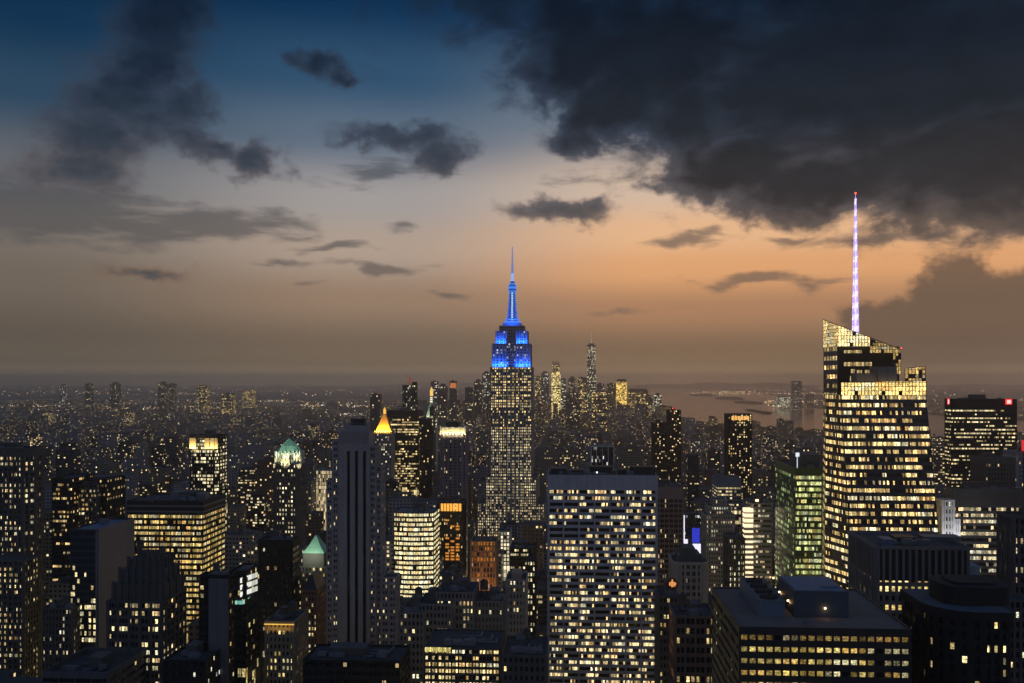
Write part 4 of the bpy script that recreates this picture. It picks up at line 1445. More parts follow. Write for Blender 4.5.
lamp('floodlight', 'AREA', (mx, Yw - 10, FZ(431, 425, Yw)), 60000, (1, .93, .62), rt, size=20, size_y=2, target=(mx, Yw + 6, z1_ + 8))
HERO.append((424, 438, Yw, 425))

# 23 unfinished tower with crane
Yw = 2300
t, x0, x1, z = T('crane_tower', 'dark glass residential tower with a red crane on top, left of centre on the skyline', 'skyscraper', 402.5, 415.5, 385, Yw, 30, 420, BLACK,
  W((.03, .035, .04), .22, .5, 1, (.8, .95, 1), PALE, 1.1, .4, .1), fh=4.4, cell=4, bay=2, sp=.3, pw=1.0, pd=.3, rec=.4, junk=None)
cr = MB()
zz = FZ(409, 378, Yw)
cr.bar((x0 + 15, Yw + 10, z), (x0 + 15, Yw + 10, zz), 1.6)
cr.bar((x0 + 18, Yw + 10, z + 8), (x0 + 8, Yw + 10, FZ(409, 374.5, Yw)), 1.4)
cr.bar((x0 + 15, Yw + 10, zz), (x0 + 23, Yw + 10, z + 9), 1.4)
cr.build('crane_jib', mat_emit('red_lit_crane', (.8, .12, .06), .25), t)
b_ = MB()
b_.box(x1 - 9, x1, Yw + .01, Yw + 29.9, z + .1, z + 9)
b_.build('upper_floor', BLACK, t)

# 25 small framed block behind the slab
T('framed_block', 'small black block with white vertical frames just above the gridded slab', 'office building', 591, 614, 446, 1250, 30, 474, mat_plain('white_frame', (.45, .45, .48)),
  W((.02, .02, .02), .10, .5, 1, PALE, (.8, .9, 1), 1.0, .2, .3), fh=4, cell=2.6, bay=3, sp=.02, pw=.9, pd=.2, rec=.4, junk=(2, 0, 0))

# 26 ribbed dark tower right of the slab
T('pinstripe_tower', 'tall dark pinstriped tower directly right of the gridded slab', 'office building', 655, 683, 487, 720, 36, 600, mat_plain('pinstripe_stone', (.17, .13, .14)),
  W((.03, .03, .03), .07, .45, 1, (1, .6, .3), PALE, 1.1, .2, .15, near=True), fh=3.8, cell=1.8, bay=2, sp=.35, pw=.8, pd=.4, rec=.4, crown=8, junk=(4, 0, 1))

# 27 pale vertical-ribbed stone building
t, x0, x1, z = T('pale_pier_tower', 'pale stone tower with close vertical piers and set-back top, right of the pinstriped tower', 'office building', 674, 708, 562, 520, 28, 612, mat_plain('warm_stone', (.30, .26, .22)),
  W((.1, .1, .1), .05, .4, 1, WARM, PALE, 1.1, .1, .1, near=True), fh=3.7, cell=1.6, bay=2, sp=.4, pw=1.3, pd=.5, rec=.5, chamfer=3, junk=(1, 0, 0), par=1.6)
b_ = MB()
b_.box(x0 + 3, x1 - 3, 524, 543, z, z + 4.6)
b_.box(x0 + 6, x1 - 6, 527, 541, z + 4.6, z + 8)
b_.build('attic_wall', STONED, t)

# 28 building with large screens
Yw = 950
t, x0, x1, z = T('screen_building', 'glass building with vivid blue screen and white glowing panels above the pale pier tower', 'office building', 683, 700, 514, Yw, 24, 560, DARK,
  W((.06, .07, .09), .1, .8, 1, PALE, (.8, .9, 1), .8, .2, .2, near=True), fh=4.2, cell=2.5, bay=3, sp=.4, pw=.4, pd=.05, rec=.3, junk=(1, 0, 0))
b_ = MB()
b_.box(FX(692, Yw), FX(699.5, Yw), Yw - 1.5, Yw - .4, FZ(696, 542.5, Yw), FZ(696, 528, Yw))
b_.build('blue_screen', mat_emit('blue_screen', (.05, .07, .9), .55), t)
b_ = MB()
b_.box(FX(692.5, Yw), FX(700.5, Yw), Yw - 2.2, Yw - 1.52, FZ(696, 553, Yw), FZ(696, 543.5, Yw))
b_.box(FX(683.6, Yw), FX(684.6, Yw), Yw - .9, Yw - .4, FZ(684, 541, Yw), FZ(684, 515, Yw))
b_.box(FX(683.6, Yw), FX(687.6, Yw), Yw - 1.6, Yw - .92, FZ(684, 545, Yw), FZ(684, 539, Yw))
b_.build('white_screen', mat_emit('white_screen', (.92, .86, 1), 1.1), t)

# 29 stepped stone towers
Yw = 800
t, x0, x1, z = T('stepped_tower', 'grey stepped stone tower with clustered lit windows left of the banded round tower', 'skyscraper', 706, 735, 515, Yw, 30, 590, STONE,
  W((.15, .15, .15), .34, .5, 1, (1, .9, .62), (1, .95, .8), 1.25, 1.1, .4, near=True), fh=3.8, cell=2.0, bay=1, sp=.45, pw=1.0, pd=.25, rec=.3, junk=(1, 0, 1))
tier(t, 709, 731, 506, Yw + 4, 22, STONE, W((.15, .15, .15), .5, .5, 1, (1, .9, .62), (1, .95, .8), 1.2, .6, .4, near=True), z, fh=3.8, cell=2.0, bay=1, sp=.45, pw=1.0, pd=.25, rec=.3)
tier(t, 713, 727, 499, Yw + 8, 14, STONE, W((.15, .15, .15), .1, .5, 1), FZ(720, 506, Yw) - 1, fh=3.8, cell=2.0, bay=1, sp=.45, pw=1.0, pd=.25, rec=.3)
T('speckled_block', 'dark stone block dotted with paired white windows right of the stepped tower', 'office building', 729, 745, 538, 700, 26, 600, STONED,
  W((.1, .1, .1), .62, .46, 1, (1, .9, .62), (1, .95, .8), 1.3, .5, .4, near=True), fh=4, cell=1.75, bay=2, sp=.45, pw=.7, pd=.2, rec=.3, junk=(1, 1, 0))
T('flat_top_box', 'pale flat-topped box with two lit floors under the roof, beyond the stepped tower', 'office building', 717, 741, 478, 1150, 40, 500, mat_plain('blue_grey_panel', (.14, .16, .2)),
  W((.05, .05, .06), .55, .9, 1, (1, .85, .55), PALE, 1.1, .4, .9), fh=4, cell=2.6, bay=5, sp=.5, pw=.5, pd=.1, rec=.3, crown=10, junk=(2, 0, 0))
# 27b black-red low building
T('brick_terrace_block', 'dark brick block with bright square windows below the pale pier tower', 'office building', 675, 716, 616, 440, 26, 683, BRICK,
  W((.1, .06, .04), .40, .6, 1, (1, .66, .22), (1, .84, .5), 1.5, .9, .9, near=True), fh=4.4, cell=2.2, bay=2, sp=.4, pw=.9, pd=.25, rec=.35, junk=(5, 1, 1))
T('narrow_lit_block', 'narrow dark block with two rows of yellow windows between slab and brick block', 'office building', 659, 678, 596, 470, 24, 683, STONED,
  W((.08, .08, .07), .25, .6, 1, (1, .8, .25), PALE, 1.2, .9, .9, near=True), fh=4, cell=1.8, bay=1, sp=.5, pw=.7, pd=.2, rec=.3, junk=(3, 0, 1))
rt = root('round_lit_sign', 'round amber glowing sign standing on a roof beside the gridded slab', 'sign', (FX(672, 470), 476, 0))
b_ = MB()
b_.cyl(FX(672, 476), 0, 3.1, 3.1, 0, .8, 20)
zc = FZ(672, 584, 476)
b_.v = [(x, 476 - zz_, y_ + zc) for x, y_, zz_ in b_.v]
b_.build('sign_disc', mat_plain('sign_rim', (.12, .04, .02), .6), rt)
b_ = MB()
for (dx, dz, w_, h_) in ((-.5, -1.3, 1.0, 2.9), (-1.5, -.6, .9, 1.7), (.6, -1.0, .9, 2.2), (-.3, 1.7, .7, .7), (1.5, -.2, .5, 1.0)):
    b_.box(FX(672, 476) + dx, FX(672, 476) + dx + w_, 474.9, 475.15, zc + dz, zc + dz + h_, bottom=True)
b_.build('sign_emblem', mat_emit('amber_glow', (1, .40, .12), .75), rt)
b_ = MB()
b_.bar((FX(672, 476) - 2, 476.4, FZ(668, 597, 470)), (FX(672, 476) - 2, 476.4, zc), .3)
b_.bar((FX(672, 476) + 2, 476.4, FZ(668, 597, 470)), (FX(672, 476) + 2, 476.4, zc), .3)
b_.build('post', DARK, rt)

# 33 amber-topped dark tower mid right
t, x0, x1, z = T('amber_top_tower', 'dark apartment tower with one amber-lit top storey, between the harbour and the city', 'skyscraper', 728, 752, 414, 1450, 34, 500, BLACK,
  W((.03, .03, .035), .32, .5, 1, (1, .72, .3), PALE, 1.4, .5, .2), fh=3.6, cell=3.2, bay=1, sp=.4, pw=1.3, pd=.3, rec=.3, junk=(1, 0, 0))
b_ = MB()
for i in range(6):
    b_.box(FX(731.5 + i * 3.0, 1450), FX(734 + i * 3.0, 1450), 1449.2, 1449.6, FZ(740, 420, 1450), FZ(740, 416, 1450))
b_.build('crown_window', mat_emit('amber_top', (1, .52, .14), 1.0), t)
T('red_beacon_tower', 'slim dark tower topped by a red beacon, right of the downtown skyline', 'skyscraper', 668, 681, 410, 1750, 26, 500, BLACK,
  W((.03, .03, .035), .16, .5, 1, (1, .7, .3), PALE, 1.3, .4, .1), fh=3.6, cell=3.2, bay=1, sp=.4, pw=1.2, pd=.3, rec=.3, junk=(0, 0, 1))
b_ = MB()
rb = bpy.data.objects['red_beacon_tower']
b_.cyl(FX(673, 1760), 1760, 1.2, 1.2, rb['_z'] + 3, rb['_z'] + 5, 8, bottom=True)
b_.build('beacon', mat_emit('red_beacon2', (1, .08, .05), 2), rb)
T('dark_pair_tower', 'broader dark tower standing just left of the slim tower with the red beacon', 'skyscraper', 653, 667, 423, 1650, 30, 500, BLACK,
  W((.03, .03, .035), .14, .5, 1, (1, .7, .3), PALE, 1.2, .4, .1), fh=3.6, cell=3.2, bay=1, sp=.4, pw=1.2, pd=.3, rec=.3, junk=(1, 0, 1))

# 35 banded tower with glowing bay
Yw = 750
t, x0, x1, z = T('round_corner_tower', 'stone tower with glowing ladder of white bands at its corner, left of green glass tower', 'office building', 751, 772, 503, Yw, 26, 582, mat_plain('beige_band', (.24, .21, .18)),
  W((.05, .05, .05), .25, .95, 1, (1, .7, .35), (1, .9, .7), 1.0, .5, .4, near=True), fh=4.0, cell=1.8, bay=6, sp=.55, pw=.4, pd=.1, rec=.3, junk=(1, 0, 1))
b_ = MB()
for k in range(14):
    zz = FZ(749, 578 - k * 5.1, Yw)
    b_.box(FX(744, Yw - 2), x0 + 1.2, Yw - 3, Yw + 4, zz, zz + (1.7 if k < 10 else 2.8))
b_.build('glowing_bay', mat_emit('glowing_bay', (1, .80, .50), 1.3), t)
b_ = MB()
b_.box(FX(744.4, Yw - 2) , x0 + 1, Yw - 2.4, Yw + 3.9, 0, z - 6)
b_.build('bay_wall', mat_plain('beige_band', (.24, .21, .18)), t)
lp = MB()
lp.cyl(FX(757, Yw + 3), Yw + 3, 1.3, 1.3, z + 2, z + 3.6, 10, bottom=True)
lp.build('roof_lamp', mat_emit('amber_lamp', (1, .75, .4), 2.2), t)

# 36 green glass tower
Yw = 640
t, x0, x1, z = T('green_glass_tower', 'green-tinted glass tower with evenly lit floors beside the spired glass skyscraper', 'office building', 795, 822, 468, Yw, 62, 583, mat_plain('green_glass', (.02, .07, .04), .3),
  W((.02, .07, .05), .86, .96, 1, (.80, .92, .30), (.92, 1, .55), 1.1, .4, .4, near=True, glass=(.01, .04, .03)), fh=3.95, cell=1.3, bay=6, sp=.42, pw=.3, pd=.05, rec=.15, crown=4, junk=(3, 0, 1))
bands = [c for c in t.children if c.name.startswith('window_band')]
flm = W((.02, .07, .05), .22, .96, 1, (.5, .9, .30), (.8, 1, .5), .75, .4, .5, near=True, glass=(.01, .045, .03))
for c in bands:                      # the flank towards the avenue is mostly dark
    c.data.materials.append(flm)
    for f in c.data.polygons:
        if abs(f.normal.x) > .9:
            f.material_index = 1
b_ = MB()
b_.box(FX(802, Yw), FX(820, Yw + 10), Yw + 10, Yw + 34, z, z + 9)
b_.build('plant_room', mat_plain('navy_panel', (.04, .06, .09), .6), t)
b_ = MB()
b_.box(FX(799, Yw), FX(802.5, Yw), Yw + 8.5, Yw + 9.5, z + 8, z + 10.6, bottom=True)
b_.bar((FX(800.5, Yw), Yw + 9, z), (FX(800.5, Yw), Yw + 9, z + 8), .4)
b_.build('white_roof_light', mat_emit('white_roof_light', (.9, .95, 1), .9), t)

# 38 pier-fronted block in front of the crystal tower
t, x0, x1, z = T('pier_front_block', 'flat-roofed stone block with tall dark piers, in front of the spired glass skyscraper', 'office building', 877, 969, 546, 430, 42, 683, mat_plain('grey_pier', (.15, .145, .15)),
  W((.03, .03, .03), .52, .66, 1, (1, .70, .20), (1, .84, .42), 1.5, .5, 1.2, near=True), fh=4.1, cell=2.9, bay=1, sp=.42, pw=1.1, pd=.5, rec=.6, crown=0, junk=(8, 0, 0), par=1.5, roofm=ROOF)
up = MB()
up.prism(inset(rectp(x0, x1, 430, 472), -.06), z - 14, z - .2)
up.build('upper_wall', BLACK, t)
for a, b, h, y0, m_ in ((884, 894, 3, 436, mat_plain('blue_tank', (.07, .13, .2), .5)), (896, 915, 2.4, 446, DARK), (925, 962, 2, 450, STEEL)):
    bulkhead(t, FX(a, y0), FX(b, y0), y0, y0 + 9, z, h, m_, 'plant_room')
cb_ = MB()
cb_.box(FX(971, 428), FX(980, 428), 428, 440, 0, FZ(975, 566, 428))
cb_.build('pale_corner_box', mat_plain('pale_blue_panel', (.22, .3, .38), .6), t)

# 39 curved-corner building with drum
Yw = 330
x0, x1 = FX(938, Yw), FX(1010, Yw)
rt = root('curved_corner_building', 'dark building with rounded corner and flat rim roof carrying a black plant drum, lower right', 'office building', ((x0 + x1) / 2, Yw + 20, 0))
r_ = 15
arc = [(x0 + r_ - r_ * math.cos(a), Yw + r_ - r_ * math.sin(a)) for a in [math.pi / 2 * i / 6 for i in range(7)]]
poly = arc + [(x1, Yw), (x1, Yw + 34), (x0, Yw + 34)]
zt = FZ(975, 612, Yw)
storeys(rt, poly, poly, 0, zt - 3.2, BLACK, W((.02, .02, .02), .30, .5, 1, (1, .72, .24), (1, .88, .5), 1.4, .6, .9, near=True), fh=4.1, cell=2.8, bay=1, sp=.42, pw=1.2, pd=.25, rec=.5, zlow=FZ(975, 683, Yw) - 12)
roof(rt, inset(poly, -.8), zt - 3.2, BLACK, 3.2, th=4.5, roofm=mat_plain('blue_grey_roof', (.06, .08, .10)))
rim = MB()
pi_ = inset(poly, -.75)
rim.prism(pi_, zt, zt + .12, bottom=False)
rim.build('roof_rim', mat_plain('blue_grey_roof', (.06, .08, .10)), rt)
dr = MB()
c0 = (x0 + x1) / 2 + 6
pts = [(c0 + 12 * (abs(math.cos(a)) ** .6) * (1 if math.cos(a) > 0 else -1), Yw + 19 + 11 * (abs(math.sin(a)) ** .6) * (1 if math.sin(a) > 0 else -1)) for a in [2 * math.pi * i / 28 for i in range(28)]]
dr.prism(pts, zt + .1, zt + 6.5)
dr.prism(inset(pts, 4), zt + 6.5, zt + 7.4)
dr.build('plant_drum', BLACK, rt)
HERO.append((905, 1010, Yw, 683))

# 40 dark tower at the right edge
T('edge_tower', 'dark pier-faced tower with slanting rows of pale windows at the right edge', 'skyscraper', 1013, 1090, 516, 400, 14, 683, mat_plain('dark_pier', (.085, .08, .082)),
  W((.03, .03, .03), .38, .62, 1, (1, .80, .4), (1, .92, .66), 1.3, .5, .6, near=True), fh=4.0, cell=2.4, bay=1, sp=.42, pw=1.0, pd=.5, rec=.5, junk=(3, 0, 1))
rt = bpy.data.objects['edge_tower']
tier(rt, 1008, 1090, 600, 390, 9.4, mat_plain('dark_pier', (.085, .08, .082)), W((.03, .03, .03), .08, .6, 1, (1, .80, .4), (1, .92, .66), 1.3, .3, .3, near=True), 0, 683, fh=4.0, cell=2.4, bay=1, sp=.42, pw=1.0, pd=.5, rec=.5)

# 41 wide dark tower with red corner signs
t, x0, x1, z = T('red_sign_tower', 'broad black tower with broken lit floor bands and two red lit corner signs', 'skyscraper', 951, 1017, 399, 1000, 17, 485, BLACK,
  W((.02, .02, .022), .48, .9, 1, (1, .72, .28), (1, .92, .68), 1.15, 1.1, 1.1, run=7), fh=3.9, cell=1.6, bay=12, sp=.62, pw=.4, pd=.05, rec=.25, crown=10, junk=(6, 0, 1))
b_ = MB()
b_.box(FX(1005, 1000), FX(1011.5, 1000), 998.6, 999.5, FZ(1008, 404.5, 1000), FZ(1008, 399, 1000))
b_.box(FX(947, 1000), FX(949, 1000), 998.6, 999.5, FZ(948, 404.5, 1000), FZ(948, 398.5, 1000))
b_.build('red_sign', mat_emit('red_sign', (1, .03, .03), 1.2), t)
b_ = MB()
b_.box(FX(1006.3, 1000), FX(1010.2, 1000), 998.3, 998.58, FZ(1008, 403.6, 1000), FZ(1008, 400, 1000))
b_.box(FX(947.4, 1000), FX(948.6, 1000), 998.3, 998.58, FZ(948, 403.6, 1000), FZ(948, 399.5, 1000))
b_.build('red_sign_core', mat_emit('red_sign_core', (1, .55, .5), 1.4), t)
rt = root('red_edge_sign', 'small bright red lit sign on a roof at the right edge', 'sign', (FX(1024, 900), 900, 0))
b_ = MB()
b_.box(FX(1021.5, 900), FX(1027, 900), 899, 900, FZ(1024, 451, 900), FZ(1024, 440, 900), bottom=True)
b_.build('sign_panel', mat_emit('red_panel', (1, .04, .05), .7), rt)
b_ = MB()
b_.bar((FX(1024, 900), 900.6, 0), (FX(1024, 900), 900.6, FZ(1024, 445, 900)), 1.0)
b_.build('post', DARK, rt)
T('edge_pale_block', 'plain grey block under the small red sign at the right edge', 'office building', 1018, 1060, 452, 905, 30, 500, CONC, W((.2, .2, .2), .15, .5, 1), fh=4, cell=3, bay=1, sp=.45, pw=1.2, pd=.2, rec=.3, junk=(1, 1, 1))
T('shadow_stone_block', 'unlit dark stone block overlapping the red-signed tower at lower right of it', 'office building', 985, 1015, 458, 850, 30, 488, STONED,
  W((.1, .1, .1), .03, .5, 1), fh=4, cell=2.6, bay=1, sp=.45, pw=1.2, pd=.4, rec=.4, crown=4, junk=(2, 0, 1))  # the stone itself is dark, hardly a window lit

# 42 ribbed-crown office with lit floors
t, x0, x1, z = T('ribbed_crown_office', 'wide office block with ribbed blank crown above bright ribbon windows, right side', 'office building', 953, 1022, 489, 640, 13, 600, mat_plain('grey_rib', (.09, .085, .09)),
  W((.03, .03, .03), .62, .95, 1, (1, .74, .36), (1, .94, .72), 1.2, .8, 1.0, near=True, run=5), fh=4.0, cell=1.6, bay=10, sp=.45, pw=.3, pd=.05, rec=.3, crown=11, junk=(4, 0, 1))
rb_ = MB()
for i in range(34):
    xx = x0 + (x1 - x0 - .5) * i / 33
    rb_.box(xx, xx + .5, 639.0, 639.59, z - 10, z + .4, bottom=True)
rb_.build('crown_rib', mat_plain('grey_rib', (.09, .085, .09)), t)
# 43 white stone slender
WS = mat_plain('white_stone', (.55, .54, .53))
t, x0, x1, z = T('white_stone_tower', 'slender floodlit white stone tower with stepped shoulders, right of the spired skyscraper', 'office building', 942, 954.5, 500, 600, 9, 560, WS,
  W((.2, .2, .2), .2, .5, 1, (.9, .92, .9), PALE, 1.2, .3, .3, near=True), fh=4.6, cell=2.1, bay=1, sp=.45, pw=1.0, pd=.25, rec=.4, junk=None)
tier(t, 954.6, 960, 519, 601, 8, WS, W((.2, .2, .2), .3, .5, 1, (.9, .92, .9), PALE, 1.2, .3, .3, near=True), 0, 560, fh=4.6, cell=2.1, bay=1, sp=.45, pw=.9, pd=.25, rec=.4)
lamp('floodlight', 'AREA', ((x0 + x1) / 2 + 4, 586, FZ(948, 560, 600)), 9000, (.92, .95, 1), t, size=10, size_y=2, target=((x0 + x1) / 2 + 2, 600, FZ(948, 528, 600)))

# 46 big roof building lower right
Yw = 322
BR = mat_plain('charcoal_wall', (.022, .022, .024), .5)
x0, x1 = FX(739, Yw), FX(912, Yw)
D = 61
rt = root('roof_plant_building', 'large dark office building with broad flat roof and plant boxes, bottom right', 'office building', ((x0 + x1) / 2, Yw + D / 2, 0))
zt = FZ(825, 628, Yw)
poly = rectp(x0, x1, Yw, Yw + D)
WN = W((.02, .02, .02), .92, .90, .92, (1, .70, .14), (1, .84, .36), .85, .3, .2, near=True, run=3)
WA = W((.02, .02, .02), .92, .90, .92, (1, .58, .12), (1, .74, .3), .45, .3, .2, near=True, run=3)
cellw = (x1 - x0) / 20.4
fhh = 3.93
zl = zt - 1.9
body = MB()
nfl = 12
for f in range(nfl):
    a = zl - fhh * (f + 1)
    body.box(x0, x1, Yw, Yw + D, a + fhh - .02, a + fhh) if False else None
wz0 = []
wall = MB()
wcnt = 0
sill, head = 1.4, 3.15
for f in range(nfl):
    za = zl - fhh * (f + 1)
    zs_, zh = za + sill, za + head
    # front wall strips
    wall.box(x0, x1, Yw, Yw + .6, zh, za + fhh, bottom=True)
    wall.box(x0, x1, Yw, Yw + .6, za, zs_, bottom=False)
    for i in range(21):
        xx = x0 + .4 + i * cellw
        wall.box(max(x0, xx - .3), min(x1, xx + .3), Yw + .002, Yw + .598, zs_, zh, top=False)
    wall.box(x0, x0 + .6, Yw + .6, Yw + D, zh, za + fhh, bottom=True)
    wall.box(x0, x0 + .6, Yw + .6, Yw + D, za, zs_)
    for i in range(15):
        yy = Yw + .6 + i * (D - 1) / 14
        wall.box(x0 + .002, x0 + .598, yy, yy + .9, zs_, zh, top=False)
    if f < 5:
        for i in range(20):
            xa, xb = x0 + .4 + i * cellw + .3, x0 + .4 + (i + 1) * cellw - .3
            m2_ = MB()
            u0 = f * 77 + i
            m2_.quad([(xa, Yw + .35, zs_), (xb, Yw + .35, zs_), (xb, Yw + .35, zh), (xa, Yw + .35, zh)], [(u0, 40 - f), (u0 + 1, 40 - f), (u0 + 1, 40.999 - f), (u0, 40.999 - f)])
            m2_.build('window', WA if f == 0 else WN, rt)
    else:
        m2_ = MB()
        m2_.quad([(x0, Yw + .35, zs_), (x1, Yw + .35, zs_), (x1, Yw + .35, zh), (x0, Yw + .35, zh)], [(0, 40 - f), (20, 40 - f), (20, 40.999 - f), (0, 40.999 - f)])
        m2_.build('window_band', WN, rt)
    m2_ = MB()
    m2_.quad([(x0 + .35, Yw + D, zs_), (x0 + .35, Yw, zs_), (x0 + .35, Yw, zh), (x0 + .35, Yw + D, zh)], [(f * 31, 90 - f), (f * 31 + 14, 90 - f), (f * 31 + 14, 90.999 - f), (f * 31, 90.999 - f)])
    m2_.build('flank_window_band', W((.02, .02, .02), .30, .62, .9, (.9, .85, .3), (1, .9, .6), .9, .5, .5, near=True), rt)
wall.box(x0, x1, Yw, Yw + .6, zl, zt, bottom=False)
wall.box(x0, x0 + .6, Yw + .6, Yw + D, zl, zt)
wall.box(x1 - .6, x1, Yw + .6, Yw + D, 0, zt)
wall.box(x0 + .6, x1 - .6, Yw + D - .6, Yw + D, 0, zt)
wall.box(x0 + .01, x1 - .01, Yw + .02, Yw + D, 0, zl - fhh * nfl)
wall.build('wall', BR, rt)
rf = MB()
rf.quad([(x0 + .6, Yw + .6, zt - .5), (x1 - .6, Yw + .6, zt - .5), (x1 - .6, Yw + D - .6, zt - .5), (x0 + .6, Yw + D - .6, zt - .5)])
RM = mat_plain('brown_roof', (.16, .12, .10), .9, noise=.5, nscale=.09)
rf.build('roof', RM, rt)
# long cooling unit with four fans
ya, yb = Yw + 16, Yw + 54
xa, xb = FX(759, ya), FX(785, ya)
sx = (FX(752, yb) - FX(768, ya))
cu = MB()
cu.prism(rectp(xa, xb, ya, yb), zt - .49, zt + 5.0)
cu.build('cooling_tower', mat_plain('blue_cladding', (.11, .15, .20), .55), rt)
fn = MB()
for i in range(4):
    yy = ya + 5.5 + i * 9.0
    fn.cyl((xa + xb) / 2, yy, 3.3, 3.0, zt + 5.0, zt + 6.0, 20, 0)
    fn.cyl((xa + xb) / 2, yy, .5, .5, zt + 6.0, zt + 6.3, 8, 0)
fn.build('fan_cowl', BLACK, rt)
fr_ = MB()
for xx in (xa + .2, xb - .2):
    fr_.bar((xx, ya, zt + 5.5), (xx, yb, zt + 5.5), .3)
for i in range(5):
    yy = ya + i * (yb - ya) / 4
    fr_.bar((xa, yy, zt + 5.2), (xb, yy, zt + 5.2), .35)
fr_.build('cooling_frame', STEEL, rt)
# penthouse box
ya, yb = Yw + 16, Yw + 42
xa, xb = FX(794, ya), FX(848.5, ya)
ph = MB()
ph.box(xa, xb, ya, yb, zt - .49, zt + 8.6)
ph.build('penthouse', mat_plain('navy_cladding', (.045, .065, .09), .55), rt)
ph = MB()
ph.box(xa + .8, xb - .8, ya + .8, yb - .8, zt + 8.61, zt + 8.8)
ph.box(xb - 8, xb - 2, ya + 5, ya + 8, zt + 8.8, zt + 9.5)
ph.build('penthouse_roof', mat_plain('blue_grey_deck', (.12, .17, .23), .6), rt)
for xx, yy, zz_ in ((FX(825, ya), ya - .25, zt + 2.6), (FX(795, ya), ya + 8, zt + 3.2), (FX(793, ya), ya + 22, zt + 3.2)):
    if yy > ya:
        xx = xa - .3
    lp = MB()
    lp.box(xx - .28, xx + .28, yy - .25, yy + .2, zz_, zz_ + .5, bottom=True)
    lp.build('wall_lamp', mat_emit('wall_lamp', (1, .62, .30), 6), rt)
    lamp('wall_light', 'POINT', (xx, yy - 1.0, zz_ - .2), 60, (1, .55, .25), rt, size=.3)
for i in range(9):
    hvac(rt, x1 - 9 - i * 5, Yw + 3 + (i % 3), zt - .5, 1.5, 1.2, 1.1) if i in (5,) else None
HERO.append((717, 913, Yw, 683))

# 47 bottom centre group
t, x0, x1, z = T('bright_loft_block', 'broad dark loft block with brightly lit window rows, bottom centre left', 'office building', 424, 500, 648, 400, 30, 683, mat_plain('dark_brick', (.07, .055, .045)),
  W((.06, .05, .04), .86, .72, 1, (1, .70, .26), (1, .88, .54), 1.4, .35, .8, near=True), fh=2.75, cell=1.5, bay=2, sp=.42, pw=.6, pd=.2, rec=.35, par=.8, junk=(6, 0, 0))
tr = MB()
xa, xb = x0 + 1, x0 + 11
b0 = MB()
b0.quad([(FX(425, 400), 399.4, FZ(440, 651.5, 400)), (FX(451, 400), 399.4, FZ(440, 651.5, 400)), (FX(451, 400), 399.4, FZ(440, 647, 400)), (FX(425, 400), 399.4, FZ(440, 647, 400))], [(0, 0), (12, 0), (12, 1), (0, 1)])
b0.build('skylight_band', W((.06, .05, .04), 2, .9, 1, (1, .82, .22), (1, .9, .4), 1.2, 0, 0, near=True, vary=.6), t)
rt = root('stepped_loft', 'stepped grey masonry block with small lit windows behind the bright loft block', 'office building', (FX(425, 480), 495, 0))
W47 = W((.1, .09, .08), .22, .55, 1, (1, .78, .32), (1, .88, .56), 1.3, .8, .5, near=True)
for a, b, tp, yy, d, bt in ((399, 424, 612, 478, 24, 683), (418, 452, 604, 482, 26, 683), (436, 474, 592, 488, 26, 640), (474, 503, 601, 492, 24, 660)):
    tier(rt, a, b, tp, yy, d, mat_plain('grey_masonry', (.13, .125, .13)), W47, 0, bt, fh=3.8, cell=2.0, bay=1, sp=.45, pw=.9, pd=.2, rec=.3, junk=(2, 1, 1))
HERO.append((399, 503, 478, 650))
t, x0, x1, z = T('ornate_tower', 'narrow stone tower with ornate arched crown, between orange grid tower and gridded slab', 'office building', 506, 526, 579, 540, 22, 655, STONE,
  W((.15, .14, .12), .28, .5, 1, (1, .62, .28), (1, .84, .5), 1.3, .7, .5, near=True), fh=3.8, cell=1.9, bay=1, sp=.45, pw=1.0, pd=.25, rec=.35, junk=(1, 0, 0))
b_ = MB()
b_.box(x0 + 3, x1 - 3, 542, 556, z, z + 4)
ar = [((x0 + x1) / 2 + 3.4 * math.cos(a), z - 7 + 3.4 * math.sin(a)) for a in [math.pi * i / 10 for i in range(11)]]
for (ax, az_), (bx_, bz) in zip(ar, ar[1:]):
    b_.bar((ax, 539.5, az_), (bx_, 539.5, bz), .7)
b_.build('crown_arch', mat_plain('warm_stone2', (.34, .22, .16)), t)
T('window_column_block', 'dark slim block with a single bright column of windows left of the gridded slab', 'office building', 527, 535.5, 560, 620, 24, 640, BLACK,
  W((.05, .05, .05), .70, .6, 1, (1, .85, .55), (1, .93, .7), 1.3, .2, .3, near=True), fh=3.6, cell=1.9, bay=1, sp=.4, pw=.7, pd=.15, rec=.3, junk=(0, 0, 1))
T('dark_gap_block', 'low dark roofscape block at the bottom just left of the gridded slab', 'office building', 502, 546, 655, 400, 30, 683, STONED,
  W((.05, .05, .05), .08, .5, 1, WARM, PALE, 1.3, .2, .3, near=True), fh=3.8, cell=2.2, bay=1, sp=.45, pw=.9, pd=.2, rec=.3, junk=(6, 1, 2))
T('dormer_block', 'dark brown tower with mansard roof and yellow window grid, left of the ribbed tower', 'office building', 302, 317, 590, 600, 24, 665, BRICK,
  W((.1, .07, .05), .50, .52, 1, (1, .72, .3), (1, .86, .5), 1.3, .7, .5, near=True), fh=3.8, cell=2.0, bay=1, sp=.45, pw=.9, pd=.2, rec=.3, junk=None)
o_ = bpy.data.objects['dormer_block']
x0, x1 = FX(302, 600), FX(317, 600)
ms = MB()
pp = inset(rectp(x0, x1, 600, 624), .2)
zz = o_['_z'] + 1
ms.prism(pp, zz, zz + 9, inset(pp, 3.5))
ms.build('mansard_roof', DARK, o_)
